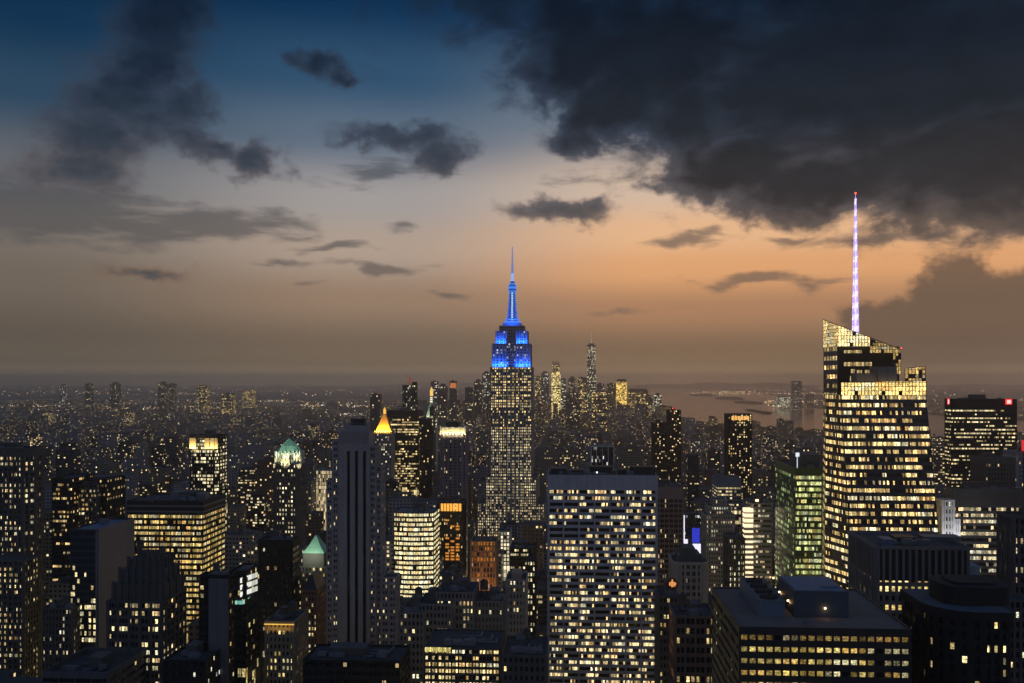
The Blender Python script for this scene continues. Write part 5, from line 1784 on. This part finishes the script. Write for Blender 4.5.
T('hooded_roof_block', 'small lit block with dark arched roof beneath the orange crowned slab tower', 'office building', 439, 459, 575, 700, 26, 610, STONED,
  W((.1, .1, .1), .3, .8, 1, PALE, (1, .95, .8), 1.2, .8, .6, near=True), fh=4.2, cell=2.2, bay=2, sp=.5, pw=.6, pd=.1, rec=.3, junk=(2, 0, 1))
T('lit_frame_block', 'small block with white-framed lit windows between orange grid tower and tall blue-crowned tower', 'office building', 500, 510, 531, 960, 22, 552, CONC,
  W((.2, .2, .2), .95, .8, 1, (1, .88, .62), (1, .94, .78), 1.2, .2, .1), fh=3.8, cell=3, bay=1, sp=.3, pw=1.0, pd=.2, rec=.3, junk=(1, 0, 1))
T('ribbon_low_block', 'low dark block with one glowing roofline ribbon below the blue-crowned skyscraper', 'office building', 510, 536, 548, 860, 26, 575, BLACK,
  W((.03, .03, .03), .5, .9, 1, (1, .85, .5), (1, .93, .7), 1.1, .8, 1.2), fh=4, cell=1.9, bay=3, sp=.5, pw=.4, pd=.1, rec=.3, junk=(2, 0, 1))
T('floodlit_crown_block', 'small block with floodlit cream attic, between green pyramid and ribbed stone tower', 'office building', 316, 332, 470, 1250, 24, 480, CONC,
  W((.5, .45, .35), .9, .9, 1, (1, .80, .5), (1, .86, .6), .75, .1, .1), fh=5, cell=1.8, bay=2, sp=.15, pw=.6, pd=.2, rec=.3, junk=(1, 0, 0))  # glowing window bands stand in for floodlight on the attic

# ------------------------------------------------------------------ downtown and other far towers, each its own
def walls(poly, z0, z1, cell, fh, seed, mb=None, top=True, tp=None):
    mb = mb or MB()
    cs = edge_cells(poly, cell)
    nf = max(1, round((z1 - z0) / fh))
    u0 = (seed * 61) % 4000
    v0 = (seed * 17) % 900
    mb.prism(poly, z0, z1, tp, uvf=lambda i: [(u0 + 183 * i, v0), (u0 + 183 * i + cs[i], v0), (u0 + 183 * i + cs[i], v0 + nf), (u0 + 183 * i, v0 + nf)], top=top, topmi=1)
    return mb


FARM = {
    'grey': W((.10, .11, .13), .14, .6, .6, (1, .72, .3), (.95, .95, .9), 1.3, .4, .4),
    'dark': W((.05, .055, .065), .10, .6, .6, (1, .7, .28), (1, .9, .65), 1.3, .3, .3),
    'warm': W((.14, .12, .10), .40, .6, .6, (1, .66, .22), (1, .82, .42), 1.6, .5, .7),
    'gold': W((.2, .16, .08), .95, .95, .8, (1, .60, .12), (1, .74, .26), 1.5, .1, .2),
    'pale': W((.16, .16, .16), .45, .7, .7, (.85, .95, .8), (1, .95, .75), 1.7, .5, .5),
    'orange': W((.16, .08, .04), .95, .95, .9, (1, .30, .06), (1, .4, .1), .7, .1, .1),
}
far = [
    # px0 px1 top Y mat label cap(height, inset)
    (482, 490.5, 371, 5200, 'grey', 'tall hazy grey tower touching the left side of the blue-crowned skyscraper', 1),
    (474, 482, 379, 5000, 'dark', 'hazy stepped tower second left of the blue-crowned skyscraper', 1),
    (465, 473, 388, 4800, 'dark', 'short hazy block third left of the blue-crowned skyscraper', 0),
    (449.5, 456.5, 381.5, 4700, 'dark', 'hazy tower with an orange-lit patch on the skyline left of centre', 0),
    (438, 447, 383.5, 4300, 'dark', 'hazy dark dome-topped tower above the corona tower', 1),
    (430.8, 438, 382, 4900, 'grey', 'flat hazy grey slab just right of the gold-topped clock tower', 0),
    (429.6, 434, 408, 1950, 'dark', 'small dark flat-topped block beside the clock tower base', 0),
    (370, 380, 395, 3100, 'dark', 'dark hazy slab left of the crane-topped tower', 0),
    (535, 541, 377, 5200, 'warm', 'low tower with lit amber top just right of the blue-crowned skyscraper', 0),
    (541, 549, 371, 5600, 'grey', 'slim blue-grey tower left of the bright golden ridged tower', 1),
    (561, 566, 379, 5500, 'pale', 'small pale tower tucked against the right of the golden ridged tower', 0),
    (568.5, 575.5, 376, 5800, 'dark', 'dark grey tower between golden ridged tower and spired glass tower', 1),
    (577.5, 587, 378, 5500, 'warm', 'warm-lit block at the left foot of the tall spired downtown tower', 0),
    (597, 604, 384, 5600, 'grey', 'grey block at the right foot of the tall spired downtown tower', 0),
    (607, 616.5, 384, 5500, 'dark', 'dark block left of the solid gold-lit block downtown', 0),
    (616.5, 627, 379, 5450, 'gold', 'solid gold-lit flat-topped block in the downtown skyline', 2),
    (629, 648, 389, 5600, 'warm', 'broad brownish block with dark curved roof, right of the gold-lit block', 2),
    (646, 653, 396, 5900, 'dark', 'short hazy block near the right end of downtown', 0),
    (654, 661.5, 393, 6000, 'pale', 'last stepped pale tower at the right end of downtown by the harbour', 1),
    (592, 607, 392, 4700, 'warm', 'lower lit block in front of the tall spired downtown tower', 0),
    (566, 580, 393, 4600, 'dark', 'lower dark block in front of the golden ridged tower', 0),
    (792, 802, 381, 8600, 'grey', 'lone tall hazy tower across the water left of the spired glass skyscraper', 2),
    (806, 814, 394, 8900, 'dark', 'small hazy block right of the lone tower across the water', 0),
    (778, 790, 397, 8800, 'pale', 'low lit block left of the lone tower across the water', 0),
    (85, 91, 384, 7200, 'dark', 'hazy narrow tower far left on the horizon', 0),
    (110, 118, 382, 7400, 'dark', 'hazy tower second from left on the far left horizon', 1),
    (158, 166, 381.5, 7400, 'dark', 'hazy tower with rounded top, tallest on the far left horizon', 1),
    (169, 175, 384, 7600, 'dark', 'hazy narrow block just right of the tallest far left horizon tower', 0),
    (197, 207, 386, 7000, 'warm', 'wide block with bright top line on the far left horizon', 0),
    (222, 233, 394, 6500, 'warm', 'short warm-lit block left of centre near the horizon', 0),
    (60, 66, 385, 7800, 'grey', 'faint narrow tower nearest the left edge of the horizon', 0),
    (242, 253, 390, 8200, 'warm', 'flat warm-lit block on the horizon above the green pyramid tower', 0),
]
for i, (a, b, tp, Yf, mk, lb, cap) in enumerate(far):
    x0, x1 = FX(a, Yf), FX(b, Yf)
    zt = FZ((a + b) / 2, tp, Yf)
    d = max(30, (x1 - x0) * .8)
    rt = root('distant_tower', lb, 'skyscraper', ((x0 + x1) / 2, Yf + d / 2, 0), 'distant towers on the skyline')
    p = rectp(x0, x1, Yf, Yf + d)
    zc = zt - (14 if cap else 0)
    walls(p, 0, zc, 6.5, 7.5, 900 + i).build('wall', [FARM[mk], ROOF], rt)
    if cap == 1:
        c = MB()
        c.prism(inset(p, (x1 - x0) * .18), zc, zt - 5)
        c.prism(inset(p, (x1 - x0) * .3), zt - 5, zt)
        c.build('crown', mat_plain('hazy_stone', (.1, .1, .11)), rt)  # crown's own dark tone; the haze volume does the fading
    elif cap == 2:
        c = MB()
        c.prism(inset(p, -.5), zc, zc + 6, bottom=True)
        c.prism(inset(p, 2.5), zc + 6, zt, inset(p, 9))
        c.build('crown', mat_plain('hazy_dark', (.06, .05, .05)), rt)
    else:
        c = MB()
        c.prism(inset(p, -.6), zc, zc + 2.5, bottom=True)
        c.box(x0 + (x1 - x0) * .3, x0 + (x1 - x0) * .6, Yf + 5, Yf + d * .6, zc + 2.5, zc + 7)
        c.build('roof', DARK, rt)
    HERO.append((a, b, Yf, tp + 8))
op = MB()
op.box(FX(450.3, 4699), FX(455.8, 4699), 4696, 4699.5, FZ(453, 388, 4700), FZ(453, 383, 4700), bottom=True)
op.build('lit_patch', mat_emit('orange_patch', (1, .3, .06), .6), bpy.data.objects['distant_tower.003'])
# golden ridged tower
Yf = 5300
rt = root('distant_tower', 'bright golden ridged tower, second tallest of the downtown skyline', 'skyscraper', (FX(556, Yf), Yf + 25, 0), 'distant towers on the skyline')
x0, x1 = FX(551.5, Yf), FX(560.5, Yf)
p = rectp(x0, x1, Yf, Yf + 40)
walls(p, 0, FZ(556, 372, Yf), 5, 7, 77).build('wall', [W((.2, .17, .1), .80, .7, .85, (1, .74, .28), (1, .86, .45), 1.9, .3, .3), ROOF], rt)
p2 = inset(p, 5)
walls(p2, FZ(556, 372, Yf), FZ(556, 365, Yf), 5, 7, 78).build('upper_wall', [FARM['warm'], ROOF], rt)
c = MB()
for k in range(4):
    xx = x0 + 6 + k * (x1 - x0 - 18) / 3
    c.box(xx, xx + 6, Yf + 6, Yf + 30, FZ(556, 365, Yf), FZ(556, 361 + (k % 2) * 1.5, Yf))
c.build('crown', mat_plain('hazy_dark', (.06, .05, .05)), rt)
HERO.append((551, 561, Yf, 397))
# tall spired downtown tower: square base turning through triangles to a rotated square top
Yf = 5600
rt = root('distant_tower', 'tallest downtown tower, tapering glass shaft with thin spire, right of centre', 'skyscraper', (FX(591.5, Yf), Yf + 30, 0), 'distant towers on the skyline')
x0, x1 = FX(586.3, Yf), FX(596.7, Yf)
w = x1 - x0
xm, ym = (x0 + x1) / 2, Yf + w / 2
ztop, zb = FZ(591, 346, Yf), 60
base = [(xm + s * w / 2, ym + t_ * w / 2) for s, t_ in ((-1, -1), (1, -1), (1, 1), (-1, 1))]
topp = [(xm, ym - w * .38), (xm + w * .38, ym), (xm, ym + w * .38), (xm - w * .38, ym)]
mb = walls(base, 0, zb, 6, 7, 5)
nf = round((ztop - zb) / 7)
for i in range(4):
    j = (i + 1) % 4
    mb.quad([(*base[i], zb), (*base[j], zb), (*topp[j], ztop)] if False else [(*base[i], zb), (*base[j], zb), (*topp[i], ztop)], [(i * 90, 3), (i * 90 + 11, 3), (i * 90 + 5.5, nf + 3)])
    mb.quad([(*base[j], zb), (*topp[j], ztop), (*topp[i], ztop)], [(i * 90 + 505, 3), (i * 90 + 510, nf + 3), (i * 90 + 500, nf + 3)])
mb.build('wall', [W((.12, .15, .16), .26, .6, .6, (.85, .95, .75), (1, .9, .6), 2.0, .5, .8), ROOF], rt)
mb = MB()
mb.prism(inset([topp[3], topp[0], topp[1], topp[2]], -2), ztop, ztop + 8, bottom=True)
mb.cyl(xm, ym, 16, 15, ztop + 8, ztop + 16, 12)
mb.build('crown', mat_plain('hazy_steel', (.12, .13, .14)), rt)
mb = MB()
mb.cyl(xm, ym, 2.6, .9, ztop + 16, FZ(591, 329.5, Yf), 8)
mb.build('spire', mat_emit('spire_pale', (.75, .68, .55), .35), rt)
HERO.append((586, 598, Yf, 395))

# ------------------------------------------------------------------ the ordinary city
PAL = {
    'brown brick': ((.10, .065, .05), .16, (1, .68, .26)),
    'grey stone': ((.12, .12, .13), .18, (1, .78, .4)),
    'tan masonry': ((.15, .13, .105), .18, (1, .72, .3)),
    'dark glass': ((.035, .04, .05), .26, (1, .8, .45)),
    'pale concrete': ((.17, .17, .19), .15, (1, .85, .55)),
}
PK_ = list(PAL)


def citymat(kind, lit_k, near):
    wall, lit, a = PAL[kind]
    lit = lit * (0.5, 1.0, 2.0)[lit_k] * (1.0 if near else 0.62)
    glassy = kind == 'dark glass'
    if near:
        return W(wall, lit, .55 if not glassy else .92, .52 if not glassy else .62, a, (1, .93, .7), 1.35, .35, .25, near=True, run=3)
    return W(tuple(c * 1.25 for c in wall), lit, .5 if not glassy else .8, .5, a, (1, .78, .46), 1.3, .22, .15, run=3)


RC = random.Random(20)
cands = []
hero_fp = []
for (a, b, Yh, bt) in HERO:
    hero_fp.append((FX(a, Yh) - 6, FX(b, Yh) + 6, Yh - 6, Yh + 66, a, b, Yh, bt))


def px_of(x, y):
    d = -SA * x + CA * y
    return CX + F * (CA * x + SA * y) / d, d


def inside(poly, x, y):
    c = False
    j = len(poly) - 1
    for i in range(len(poly)):
        xi, yi = poly[i]
        xj, yj = poly[j]
        if (yi > y) != (yj > y) and x < (xj - xi) * (y - yi) / (yj - yi) + xi:
            c = not c
        j = i
    return c


def region(x, y):
    """height range for a place in the city"""
    r = RC.random()
    dn = -1100 < x < 520 and 4700 < y < 7100
    if dn:
        return RC.uniform(60, 150) if r < .3 else RC.uniform(25, 80)
    if y < 900:
        return RC.uniform(90, 150) if r < .3 else RC.uniform(45, 100)
    if y < 1700:
        return RC.uniform(90, 150) if r < .18 else RC.uniform(30, 90)
    if y < 2700:
        return RC.uniform(70, 125) if r < .10 else RC.uniform(20, 65)
    if y < 4800:
        return RC.uniform(50, 95) if r < .05 else RC.uniform(12, 38)
    return RC.uniform(35, 85) if r < .02 else RC.uniform(8, 22)


def clampz(a, b, y, t, z):
    """keep named towers in sight"""
    for (fx0, fx1, fy0, fy1, ha, hb, hy, hbt) in hero_fp:
        if hy > y and b > ha - 1 and a < hb + 1:
            zl = HC - (hbt + 1 - EYE) / F * t
            if z > zl:
                z = zl
    return z


y = 470
row = 0
while y < 14500:
    if y < 2600:
        pitch, depth, gap = 40, 30, (0.3, 1.2)
    elif y < 5200:
        pitch, depth, gap = 55, 38, (0.5, 5)
    elif y < 7600:
        pitch, depth, gap = 85, 45, (2, 18)
    else:
        pitch, depth, gap = 150, 70, (6, 50)
    street = (row % 2 == 1 and y < 2600)
    xa, xb = FX(-40, y + 60), FX(1064, y)
    x = xa
    while x < xb:
        wdt = RC.uniform(15, 42) if y < 2600 else RC.uniform(20, 55) if y < 5200 else RC.uniform(30, 80) if y < 7600 else RC.uniform(40, 130)
        # avenues every 280 m
        av = (x + 120) % 280
        if y < 5200 and av < 30:
            x += 30 - av
            continue
        if y < 5200 and av + wdt > 280:
            wdt = 280 - av
            if wdt < 10:
                x += wdt + .1
                continue
        x0, x1 = x, x + wdt
        x = x1 + RC.uniform(*gap)
        xm = (x0 + x1) / 2
        on_land = inside(SHORE, xm, y + depth) and inside(SHORE, x1 + 60, y + 100)
        on_nj = inside(NJ, x0 - 40, y + 20) and y > 5000
        if not (on_land or on_nj):
            continue
        if y > 7600 and RC.random() < .35:
            continue
        y0 = y + RC.uniform(0, 2)
        y1 = y0 + depth * RC.uniform(.8, 1.0)
        if any(x1 > f[0] and x0 < f[1] and y1 > f[2] and y0 < f[3] for f in hero_fp):
            continue
        z = region(xm, y)
        p0, t0 = px_of(x0, y0)
        p1, t1 = px_of(x1, y0)
        a, b = min(p0, px_of(x0, y1)[0]), max(p1, px_of(x1, y1)[0])
        if b < -20 or a > 1044:
            continue
        # never above the open skyline for that depth
        lim = 520 if y < 700 else 492 if y < 1000 else 462 if y < 1500 else 432 if y < 2600 else 400
        z = min(z, HC - (lim - EYE) / F * t0)
        z = clampz(a, b, y0, t0, z)
        if z < 6:
            continue
        cands.append([y0, x0, x1, y1, z, a, b, t0])
    y += pitch + (18 if (row % 2 == 1 and y < 2600) else 16 if y < 5200 else 0)
    row += 1

# how much of each one shows
line = [683.0] * 1024
items = [(h[6], None, h[4], h[5], None) for h in hero_fp]
events = sorted([(c[0], 1, i) for i, c in enumerate(cands)] + [(h[6], 0, i) for i, h in enumerate(hero_fp)])
tops = {}
area = [0.0] * len(cands)
for yy, k, i in events:
    if k == 0:
        h = hero_fp[i]
        for q in range(max(0, int(h[4])), min(1023, int(h[5])) + 1):
            line[q] = min(line[q], min(h[7], 470) - 5)
        continue
    c = cands[i]
    tp = EYE + (HC - c[4]) / c[7] * F
    s = 0
    for q in range(max(0, int(round(c[5]))), min(1023, int(round(c[6])))):
        if tp < line[q]:
            s += line[q] - tp
            line[q] = tp
    area[i] = s
order = sorted(range(len(cands)), key=lambda i: -area[i])
chosen = [i for i in order[:285] if area[i] > 6]
rest = [i for i in order if i not in set(chosen)]
marks = [(37, 'leftmost tower', 460), (165, 'wide lit office block', 520), (205, 'amber-crowned tower', 450), (289, 'green pyramid tower', 460), (318, 'small green roof', 560),
         (358, 'ribbed stone tower', 470), (414, 'bright white glass tower', 530), (452, 'corona tower', 450), (483, 'orange grid tower', 570), (512, 'blue-crowned skyscraper', 450),
         (602, 'gridded slab', 500), (669, 'pinstriped tower', 520), (691, 'pale pier tower', 570), (720, 'stepped tower', 530), (740, 'amber-topped dark tower', 430),
         (760, 'round-cornered banded tower', 530), (805, 'green glass tower', 480), (880, 'spired glass skyscraper', 450), (980, 'red-signed tower', 430), (948, 'white stone tower', 520)]
made = []
for i in chosen:
    y0, x0, x1, y1, z, a, b, t = cands[i]
    r = random.Random(i * 7 + 3)
    kind = r.choice(PK_)
    lk = r.choice((0, 0, 1, 1, 2))
    near = y0 < 1300
    name = {'brown brick': 'brick_building', 'grey stone': 'stone_building', 'tan masonry': 'masonry_building', 'dark glass': 'glass_building', 'pale concrete': 'concrete_building'}[kind]
    rt = root(name, None, 'building', ((x0 + x1) / 2, y0, 0), 'ordinary city buildings between the towers')
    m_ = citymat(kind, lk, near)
    cell = 3.0 if near else 3.6
    fh = 3.6 if near else 3.9
    p = rectp(x0, x1, y0, y1)
    feat = r.choice(('tank', 'bulkhead', 'setback', 'units', 'plain')) if area[i] > 60 else 'plain'
    zt = z
    wallc = PAL[kind][0]
    wm = mat_plain('wall_' + kind.replace(' ', '_'), wallc)
    if feat == 'setback' and z > 40:
        zt = z - r.uniform(8, 16)
        ins = min(x1 - x0, y1 - y0) * .2
        walls(inset(p, ins), zt, z, cell, fh, i + 50000, top=False).build('upper_wall', [m_, ROOF], rt)
        roof(rt, inset(p, ins - .1), z, wm, .9, name='upper_roof')
    walls(p, 0, zt, cell, fh, i + 1000, top=False).build('wall', [m_, ROOF], rt)
    roof(rt, inset(p, -.25), zt, wm, 1.1)
    if y0 < 1500 and area[i] > 120 and kind != 'dark glass':
        pm = MB()
        ncel = edge_cells(p, cell)[0]
        cw_ = (x1 - x0) / ncel
        for q in range(0, ncel + 1, 2):
            xx = max(x0, min(x1 - .5, x0 + q * cw_ - .25))
            pm.box(xx, xx + .5, y0 - .35, y0 - .003, 0, zt, top=True)
        fhe = zt / max(1, round(zt / fh))
        for q in range(1, int(zt / fhe)):
            if zt - q * fhe < 90:
                pm.box(x0 + .05, x1 - .05, y0 - .15, y0 - .004, q * fhe - .25, q * fhe + .2, bottom=True)
        pm.build('facade_pier', wm, rt)
    w, d = x1 - x0, y1 - y0
    zr = zt if feat != 'setback' else z
    if feat == 'tank':
        water_tank(rt, x0 + w * r.uniform(.25, .75), y0 + d * r.uniform(.3, .7), zt, 1.1, r.uniform(3, 5))
        if w > 20:
            bulkhead(rt, x0 + w * .55, x0 + w * .85, y0 + d * .4, y0 + d * .7, zt, 3.4, wm)
    elif feat == 'bulkhead':
        bulkhead(rt, x0 + w * .3, x0 + w * .7, y0 + d * .3, y0 + d * .75, zt, r.uniform(4, 7), wm)
    elif feat == 'units':
        for q in range(3):
            hvac(rt, x0 + w * (.12 + .27 * q), y0 + d * r.uniform(.15, .6), zt, 3.4, 2.6, 2.2)
    cx_, cyp = (max(0, a) + min(1023, b)) / 2, EYE + (HC - z) / t * F
    best = min(marks, key=lambda m__: (m__[0] - cx_) ** 2 + .6 * (m__[2] - cyp) ** 2)
    rel = 'left of' if cx_ < best[0] - 22 else 'right of' if cx_ > best[0] + 22 else 'below' if cyp > best[2] else 'above'
    made.append((rt, (('dim', 'half-lit', 'brightly lit')[0 if lk == 0 else 1 if lk == 1 else 2], kind, {'tank': 'with water tank', 'bulkhead': 'with roof hut', 'setback': 'with setback top', 'units': 'with roof units', 'plain': ''}[feat], rel, best[1]), cx_))
ORD = ['first', 'second', 'third', 'fourth', 'fifth', 'sixth', 'seventh', 'eighth', 'ninth', 'tenth', 'eleventh', 'twelfth', 'thirteenth', 'fourteenth', 'fifteenth', 'sixteenth', 'seventeenth', 'eighteenth', 'nineteenth', 'twentieth']
grp = {}
for rt, key, cx_ in made:
    grp.setdefault(key, []).append((cx_, rt))
for key, lst in grp.items():
    lst.sort(key=lambda q: q[0])
    lit, kind, feat, rel, mk = key
    for k, (cx_, rt) in enumerate(lst):
        if len(lst) == 1:
            lb = f"{lit} {kind} building {feat} {rel} {mk}"
        else:
            lb = f"{ORD[min(k, 19)]} {lit} {kind} building {feat} from left, {rel} {mk}"
        rt['label'] = ' '.join(lb.split())[:200]

# the rest of the city reads as one dim mass
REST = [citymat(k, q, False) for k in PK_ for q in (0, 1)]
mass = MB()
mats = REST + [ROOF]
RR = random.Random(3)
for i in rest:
    y0, x0, x1, y1, z, a, b, t = cands[i]
    k = RR.randrange(len(REST))
    far_ = y0 > 5200
    p = rectp(x0, x1, y0, y1)
    cs = edge_cells(p, 4.0 if not far_ else 6.5)
    nf = max(1, round(z / (4.0 if not far_ else 5.5)))
    u0, v0 = (i * 61) % 4000, (i * 17) % 900
    mass.prism(p, 0, z, mi=k, uvf=lambda q: [(u0 + 183 * q, v0), (u0 + 183 * q + cs[q], v0), (u0 + 183 * q + cs[q], v0 + nf), (u0 + 183 * q, v0 + nf)], topmi=len(REST))
    if RR.random() < .3 and y0 < 5200:
        w = x1 - x0
        mass.box(x0 + w * .3, x0 + w * .6, y0 + 5, y0 + 14, z, z + 4, mi=len(REST))
o = mass.build('distant_city', mats)
tag(o, kind='stuff')

# street and roof lamps far away: countless pinpoints
LM = [mat_emit('lamp_amber', (1, .48, .14), 2.4), mat_emit('lamp_warm', (1, .76, .42), 3.0), mat_emit('lamp_white', (.95, .93, .88), 2.0), mat_emit('lamp_red', (1, .12, .08), 2.2), mat_emit('lamp_green', (.4, 1, .6), 1.8)]
lm = MB()
RL = random.Random(9)


def pin(x, y, z, s):
    m_ = RL.choices(range(5), (32, 36, 24, 3, 1))[0]
    h = s * .5
    lm.quad([(x - s, y, z), (x, y - s, z), (x, y, z + h)], None, m_)
    lm.quad([(x, y - s, z), (x + s, y, z), (x, y, z + h)], None, m_)
    lm.quad([(x, y - s, z), (x - s, y, z), (x, y, z - h)], None, m_)
    lm.quad([(x + s, y, z), (x, y - s, z), (x, y, z - h)], None, m_)
    lm.quad([(x - s, y, z), (x + s, y, z), (x, y, z + h)][::-1], None, m_)


for c in cands:
    y0, x0, x1, y1, z, a, b, t = c
    if y0 < 900:
        continue
    nn = 1 if y0 < 5000 else 2
    for _ in range(nn):
        if RL.random() < (.22 if y0 < 5000 else .34):
            s = t / F * RL.choice((.22, .3, .3, .45, .6))
            pin(RL.uniform(x0, x1), y0 - 1.5 - s, z * RL.uniform(.25, 1.02) + .5, s)
for _ in range(1500):
    yy = 14500 * (1 + RL.random() ** 1.6 * 2.6)
    xx = FX(RL.uniform(-30, 1054), yy)
    if inside(SHORE, xx + 50, yy) or inside(NJ, xx - 50, yy):
        s = yy / F * RL.choice((.25, .35, .5, .7))
        pin(xx, yy, RL.uniform(10, 40), s)
# lamps strung along far avenues
for _ in range(34):
    pxx, y_ = RL.uniform(-20, 700), RL.uniform(2600, 12500)
    x_ = FX(pxx, y_)
    ang = RL.choice((0.0, 1.25, -1.2, 0.35)) + RL.uniform(-.1, .1)
    n_ = RL.randrange(12, 30)
    for q in range(n_):
        xq, yq = x_ + q * 34 * math.cos(ang), y_ + q * 60 * math.sin(ang)
        if yq > 2000 and inside(SHORE, xq + 40, yq + 40):
            pin(xq, yq, 24 + 8 * RL.random(), yq / F * .26)
# clustered waterfront lights
for (pa, pb_, yy, nn) in ((690, 822, 17600, 150), (764, 822, 10800, 90), (768, 800, 9000, 40), (930, 1030, 12000, 70), (100, 235, 8000, 150), (300, 372, 9000, 170), (340, 372, 6500, 110), (240, 290, 11000, 80), (0, 60, 8500, 60), (700, 760, 20000, 60)):
    for _ in range(nn):
        pxx = RL.uniform(pa, pb_)
        y_ = yy * RL.uniform(.97, 1.05)
        xx = FX(pxx, y_)
        s = y_ / F * RL.choice((.3, .4, .6))
        pin(xx, y_, RL.uniform(6, 22), s)
o = lm.build('city_lights', LM)
tag(o, kind='stuff')

# lamps of the avenue canyon and of plazas between the near towers
AV = [(FX(712, 520), 520), (FX(713, 600), 600), (FX(716, 470), 440), (FX(722, 700), 700), (FX(741, 780), 760), (FX(250, 560), 560), (FX(395, 620), 600)]
for x, y_ in AV:
    rt = root('street_lamp', 'street lamp glowing deep in the gap between tall buildings', 'street lamp', (x, y_, 0), 'street lamps in the avenue gaps')
    b_ = MB()
    b_.bar((x, y_, 0), (x, y_, 9), .25)
    b_.bar((x, y_, 9), (x + 1.8, y_, 9.3), .18)
    b_.build('post', DARK, rt)
    b_ = MB()
    b_.box(x + 1.4, x + 2.4, y_ - .25, y_ + .25, 9.0, 9.2, bottom=True)
    b_.build('lamp_head', LM[0], rt)
    lamp('street_light', 'POINT', (x + 1.9, y_, 8.6), 9000, (1, .55, .2), rt, size=1.2)

# ------------------------------------------------------------------ pieces that belong to a part hang under it
UNDER = {'antenna_light': 'antenna', 'mast_window': 'mast', 'mast_ring': 'mast', 'mast_buttress': 'mast', 'mast_cap': 'mast', 'spire_light': 'spire', 'spire_core': 'spire',
         'crown_rib': 'crown_wall', 'crown_band': 'crown_wall', 'crown_arch': 'roof', 'penthouse_roof': 'penthouse', 'wall_lamp': 'penthouse', 'fan_cowl': 'cooling_tower', 'cooling_frame': 'cooling_tower',
         'mullion': 'roof_screen', 'sign_emblem': 'sign_disc', 'glowing_bay': 'bay_wall', 'red_sign_core': 'red_sign', 'clock_face': 'shaft_wall', 'cupola_window': 'cupola',
         'roof_bulkhead': 'roof', 'water_tank': 'roof', 'air_unit': 'roof', 'roof_duct': 'roof', 'plant_room': 'roof', 'davit': 'roof', 'roof_lamp': 'roof', 'roof_rail': 'roof_bulkhead', 'facade_pier': 'wall'}


def xyb(o_):
    xs_ = [v.co.x for v in o_.data.vertices]
    ys_ = [v.co.y for v in o_.data.vertices]
    zs__ = [v.co.z for v in o_.data.vertices]
    return min(xs_), max(xs_), min(ys_), max(ys_), min(zs__), max(zs__)


KIDS = {}
for o_ in list(scene.objects):
    if o_.parent is not None and o_.type == 'MESH':
        KIDS.setdefault(o_.parent.name, []).append(o_)
for rn, ks in KIDS.items():
    hosts = {}
    for c_ in ks:
        hosts.setdefault(c_.name.split('.')[0], []).append(c_)
    for c_ in ks:
        hn = UNDER.get(c_.name.split('.')[0])
        if not hn or hn not in hosts:
            continue
        b0 = xyb(c_)
        cxx, cyy = (b0[0] + b0[1]) / 2, (b0[2] + b0[3]) / 2
        best_, bd_ = None, 1e9
        for h_ in hosts[hn]:
            hb_ = xyb(h_)
            dxy = max(0, hb_[0] - cxx, cxx - hb_[1]) + max(0, hb_[2] - cyy, cyy - hb_[3])
            dz = abs(hb_[4] - b0[4]) if hn == 'roof' else 0
            if dxy + dz < bd_:
                best_, bd_ = h_, dxy + dz
        if best_ is not None and best_.parent is not None and best_.parent.name == rn:
            c_.parent = best_
